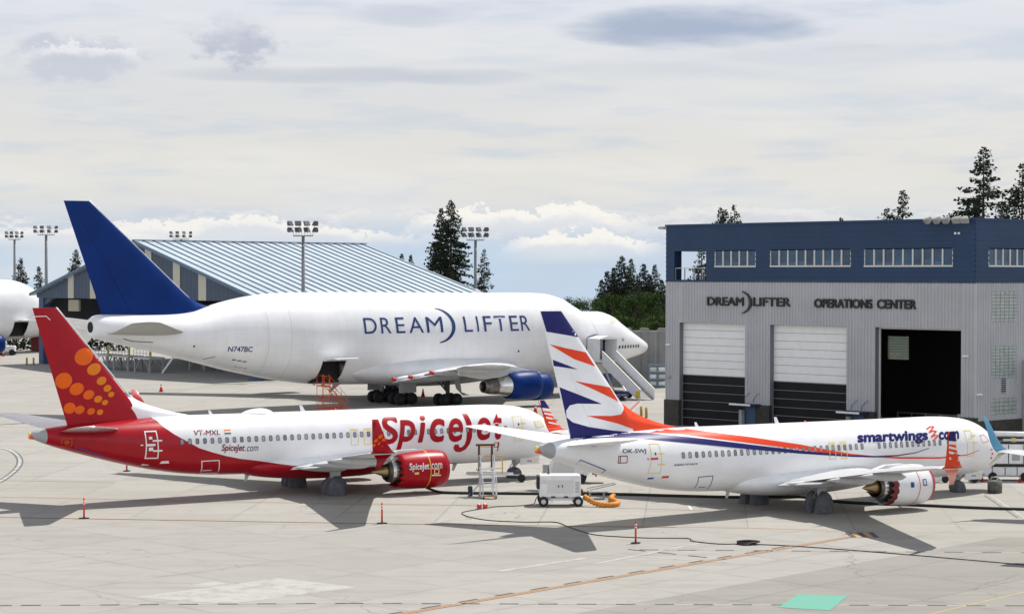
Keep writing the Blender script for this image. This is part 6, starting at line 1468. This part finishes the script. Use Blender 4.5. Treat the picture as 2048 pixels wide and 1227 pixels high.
m = MB(); m.cyl((-.8, -.3, 4.75), (9, -.3, 4.65), .28, n=16); m.build('roof_tube', EQW, o); m = MB(); m.cyl((2.0, -.9, 4.15), (9, -.9, 4.15), .14, n=12); m.build('roof_pipe', ALU, o); m = MB(); m.box((0, -.9, 3.76), (9, .9, 3.95)); m.bar((.4, -.3, 3.9), (.4, -.3, 4.6), .1); m.bar((3.2, -.3, 3.9), (3.2, -.3, 4.6), .1); m.build('roof_rack', BLACK, o)
m = MB(); m.box((2.9, -.95, 3.96), (3.3, -.5, 4.35)); m.build('beacon_box', YELL, o)
for x in (1.0, 4.2, 7.5):
    m = MB(); m.cyl((x, -1.05, .45), (x, -.7, .45), .45, n=20); m.build('wheel', TYRE, o)
m = MB(); m.box((-1.1, -.9, .42), (9, .9, .53)); m.build('chassis', STRUT, o)
o = thing('tow_bar_rig', 'jumble of grey tow bars and small white fittings under the white airliner\'s nose', 'tow bars', (29.9, 147.5, 0))
m = MB(); m.bar((0, 0, .3), (2.8, .2, .45), .1); m.bar((.3, -.3, .5), (2.5, -.4, .65), .09); m.bar((-.6, 0, .15), (.2, 0, .35), .12); m.build('bar', STRUT, o); m = MB(); m.rbox((.3, -.3, .2), (.9, .2, .6), .05); m.build('fitting', EQW, o); m = MB(); m.rbox((-1.1, -.3, .1), (-.4, .3, .5), .05); m.build('fitting', EQW, o)
for x in (-.2, 1.8):
    m = MB(); m.cyl((x, -.3, .25), (x, -.1, .25), .25, n=14); m.build('wheel', TYRE, o)
o = thing('ballast_drum', 'squat weathered grey drum with a rope on top, right of the nose wheels', 'drum', (31.75, 141.2, 0))
m = MB(); m.cyl((0, 0, .02), (0, 0, .80), .47, .48, 24); m.build('body', mat('drum_grey', (.115, .112, .098), .85, var=.3, vs=4), o); m = MB(); m.tube([(-.3, 0, .80), (-.2, .1, 1.0), (.1, -.1, 1.05), (.3, .1, .9), (.42, 0, .8)], .05, 6); m.build('rope', STRUT, o)
# delineator posts and cones
PG = 'red delineator posts on dark bases'
def post():
    o = thing('delineator_post', 'x', 'post', (0, 0, 0), 0, PG)
    m = MB(); m.cyl((0, 0, .06), (0, 0, 1.16), .055, .05, 12); m.cyl((0, 0, 1.16), (0, 0, 1.24), .04, .03, 10); m.build('tube', SRED, o)
    for z in (.84, .99):
        m = MB(); m.cyl((0, 0, z), (0, 0, z + .075), .058, .058, 12); m.build('reflective_band', TAPEW, o)
    m = MB(); m.prism([(.32 * math.cos(a), .24 * math.sin(a)) for a in (2 * math.pi * k / 8 + .39 for k in range(8))], 0.004, .06); m.build('base', BLACK, o); return o
pp = post()
for k, (x, y, lb) in enumerate(((-25.15, 126.4, 'red and white post left of the group, below the red airliner\'s tail'), (-7.5, 124.4, 'red and white post in front of the red airliner\'s engine'), (6.72, 116.2, 'red and white post nearest the viewer, in front of the white airliner'), (-27.5, 153.6, 'red post half hidden under the red airliner\'s belly'))):
    o = pp if k == 0 else copy_tree(pp); o.location = (x, y, 0); o['label'] = lb; o.rotation_euler.z = .4 * k
CG = 'small red traffic cones'
def cone():
    o = thing('traffic_cone', 'x', 'cone', (0, 0, 0), 0, CG)
    m = MB(); m.cyl((0, 0, .04), (0, 0, .72), .17, .035, 16); m.build('body', SRED, o); m = MB(); m.cyl((0, 0, .40), (0, 0, .52), .098, .08, 16); m.build('band', TAPEW, o); m = MB(); m.box((-.2, -.2, .004), (.2, .2, .04)); m.build('base', SRED, o); return o
cc = cone()
for k, (x, y, lb) in enumerate(((-39.1, 239.9, 'red cone on the pale concrete left of the cargo jet\'s belly'), (-9.6, 232.7, 'red cone between the two visible main gears of the cargo jet'), (4.35, 235.7, 'red cone right of the blue engine'), (2.3, 209.4, 'red cone below the blue engine'), (32.4, 147.9, 'red cone left of the pair by the white equipment truck'), (34.9, 147.6, 'red cone right of the pair by the white equipment truck'), (-75.4, 319.0, 'distant red cone at the left edge'))):
    o = cc if k == 0 else copy_tree(cc); o.location = (x, y, 0); o['label'] = lb
    o.scale = [1.25 if y > 200 else .66] * 3
# bollards
for x, y, lb in ((12.35, 205.2, 'yellow bollard left of a pair by the building corner'), (12.75, 203.9, 'yellow bollard right of a pair by the building corner'), (-66.6, 295.5, 'yellow bollard left of a pair by the hangar post'), (-65.6, 295.2, 'yellow bollard right of a pair by the hangar post'), (-23.2, 252.5, 'left yellow bollard of three under the cargo jet\'s belly'), (-22.2, 252.3, 'middle yellow bollard of three under the cargo jet\'s belly'), (-20.6, 252.0, 'right yellow bollard of three under the cargo jet\'s belly')):
    o = thing('bollard', lb, 'bollard', (x, y, 0), 0, 'yellow bollards'); m = MB(); m.cyl((0, 0, 0), (0, 0, .95), .13, n=14); m.build('tube', mat('ochre_paint', (.42, .27, .05), .6), o); m = MB(); m.cyl((0, 0, .95), (0, 0, 1.03), .13, .05, 14); m.build('cap', mat('ochre_paint', (.42, .27, .05), .6), o)
# hoses and cables
def cable(name, pts, r, m, label, cat, n=8):
    P_ = [Vector(p) if len(p) == 3 else Vector((*p, r + .004)) for p in pts]; out = []
    for i in range(len(P_) - 1):
        p0, p1, p2, p3 = P_[max(0, i - 1)], P_[i], P_[i + 1], P_[min(len(P_) - 1, i + 2)]
        for k in range(8):
            t = k / 8; out.append(.5 * ((2 * p1) + (p2 - p0) * t + (2 * p0 - 5 * p1 + 4 * p2 - p3) * t * t + (3 * p1 - p0 - 3 * p2 + p3) * t ** 3))
    out.append(P_[-1])
    for q in out: q.z = max(q.z, r + .004)
    b = MB(); b.tube(out, r, n); return tag(b.build(name, m), label, cat)
cable('ground_hose', [(-6.2, 141.6, .5), (-5.4, 140.6, .25), (-4.6, 139.9), (-3.4, 139.6), (-2.0, 139.5), (1.5, 139.3), (6.7, 139.1), (10.4, 138.3), (14.3, 137.6), (18.1, 138.0), (19.2, 137.0)], .09, HOSE, 'thick black hose crossing the concrete between the two airliners', 'hose')
cable('ground_hose', [(18.0, 138.2), (19.3, 137.2), (20.2, 135.6), (22., 134.4), (25.4, 133.4), (28.5, 132.2), (31.4, 131.5), (36, 131.2)], .09, HOSE, 'thick black hose running under the white airliner to the right edge', 'hose')
cable('hose_branch', [(24.1, 133.7), (24.3, 132.9, .35), (24.5, 133.1, .62)], .07, HOSE, 'short black hose stub standing up to the white engine', 'hose')
cable('hose_branch', [(16.2, 138.0), (17.0, 138.1), (17.8, 138.1, .5), (18.0, 138.1, 1.2)], .06, HOSE, 'black hose rising to the white airliner\'s belly', 'hose')
GC = mat('cable_grey', (.045, .047, .047), .6)
cable('power_cable', [(1.75, 134.0, .7), (1.52, 134.0, .35), (1.34, 133.9), (.53, 133.2), (-.71, 132.7), (-1.17, 132.4), (-1.93, 131.4), (-2.85, 130.0), (-2.95, 128.9), (-2.4, 127.3), (-1.2, 125.8), (.79, 125.1), (2.53, 125.1), (3.2, 123.2), (4.0, 120.9), (4.92, 119.3), (7.35, 118.3), (9.68, 118.1), (9.85, 117.0), (11.25, 115.9), (12.61, 115.9), (15.45, 115.0), (20.3, 112.2), (25.87, 108.4), (30, 105.6)], .028, GC, 'thin dark cable curving from the white air unit across the foreground', 'cable')
b = MB()
for k in range(5): b.tube([(12.6 + (.34 + .05 * k) * math.cos(a) * 1.15 + .05 * k, 116.0 + (.62 - .03 * k) * math.sin(a), .035 + .03 * k) for a in (2 * math.pi * q / 28 for q in range(29))], .03, 6)
tag(b.build('cable_coil', HOSE), 'coil of black cable lying in the foreground before the white airliner', 'cable coil')
for x, y, lb in ((-1.98, 131.8, 'red plug connector on the cable, the left of two'), (-1.62, 131.9, 'red plug connector on the cable, the right of two')):
    o = thing('plug_connector', lb, 'plug', (x, y, 0), .2, 'red plug connectors on the thin cable'); m = MB(); m.rbox((-.14, -.12, .01), (.14, .12, .28), .04); m.build('body', SRED, o); m = MB(); m.box((-.06, -.125, .24), (.06, .125, .30)); m.build('handle', TAPEW, o)
o = tag(sheet('white_marker', [(10.93, 131.4), (11.09, 131.4), (11.09, 133.6), (10.93, 133.6)], .012, P_WH))
# small tug at the left edge
o = thing('tug', 'small white tug vehicle at the far left edge', 'tug', (-75.6, 322.5, 0), R(5))
m = MB(); m.rbox((-1.6, -.8, .5), (1.2, .8, 1.4), .1); m.rbox((-1.5, -.7, 1.38), (-.2, .7, 2.1), .1); m.build('body', EQW, o)
for x in (-1.1, .8):
    for y in (-.75, .75):
        m = MB(); m.cyl((x, y - .15, .45), (x, y + .15, .45), .45, n=18); m.build('wheel', TYRE, o)
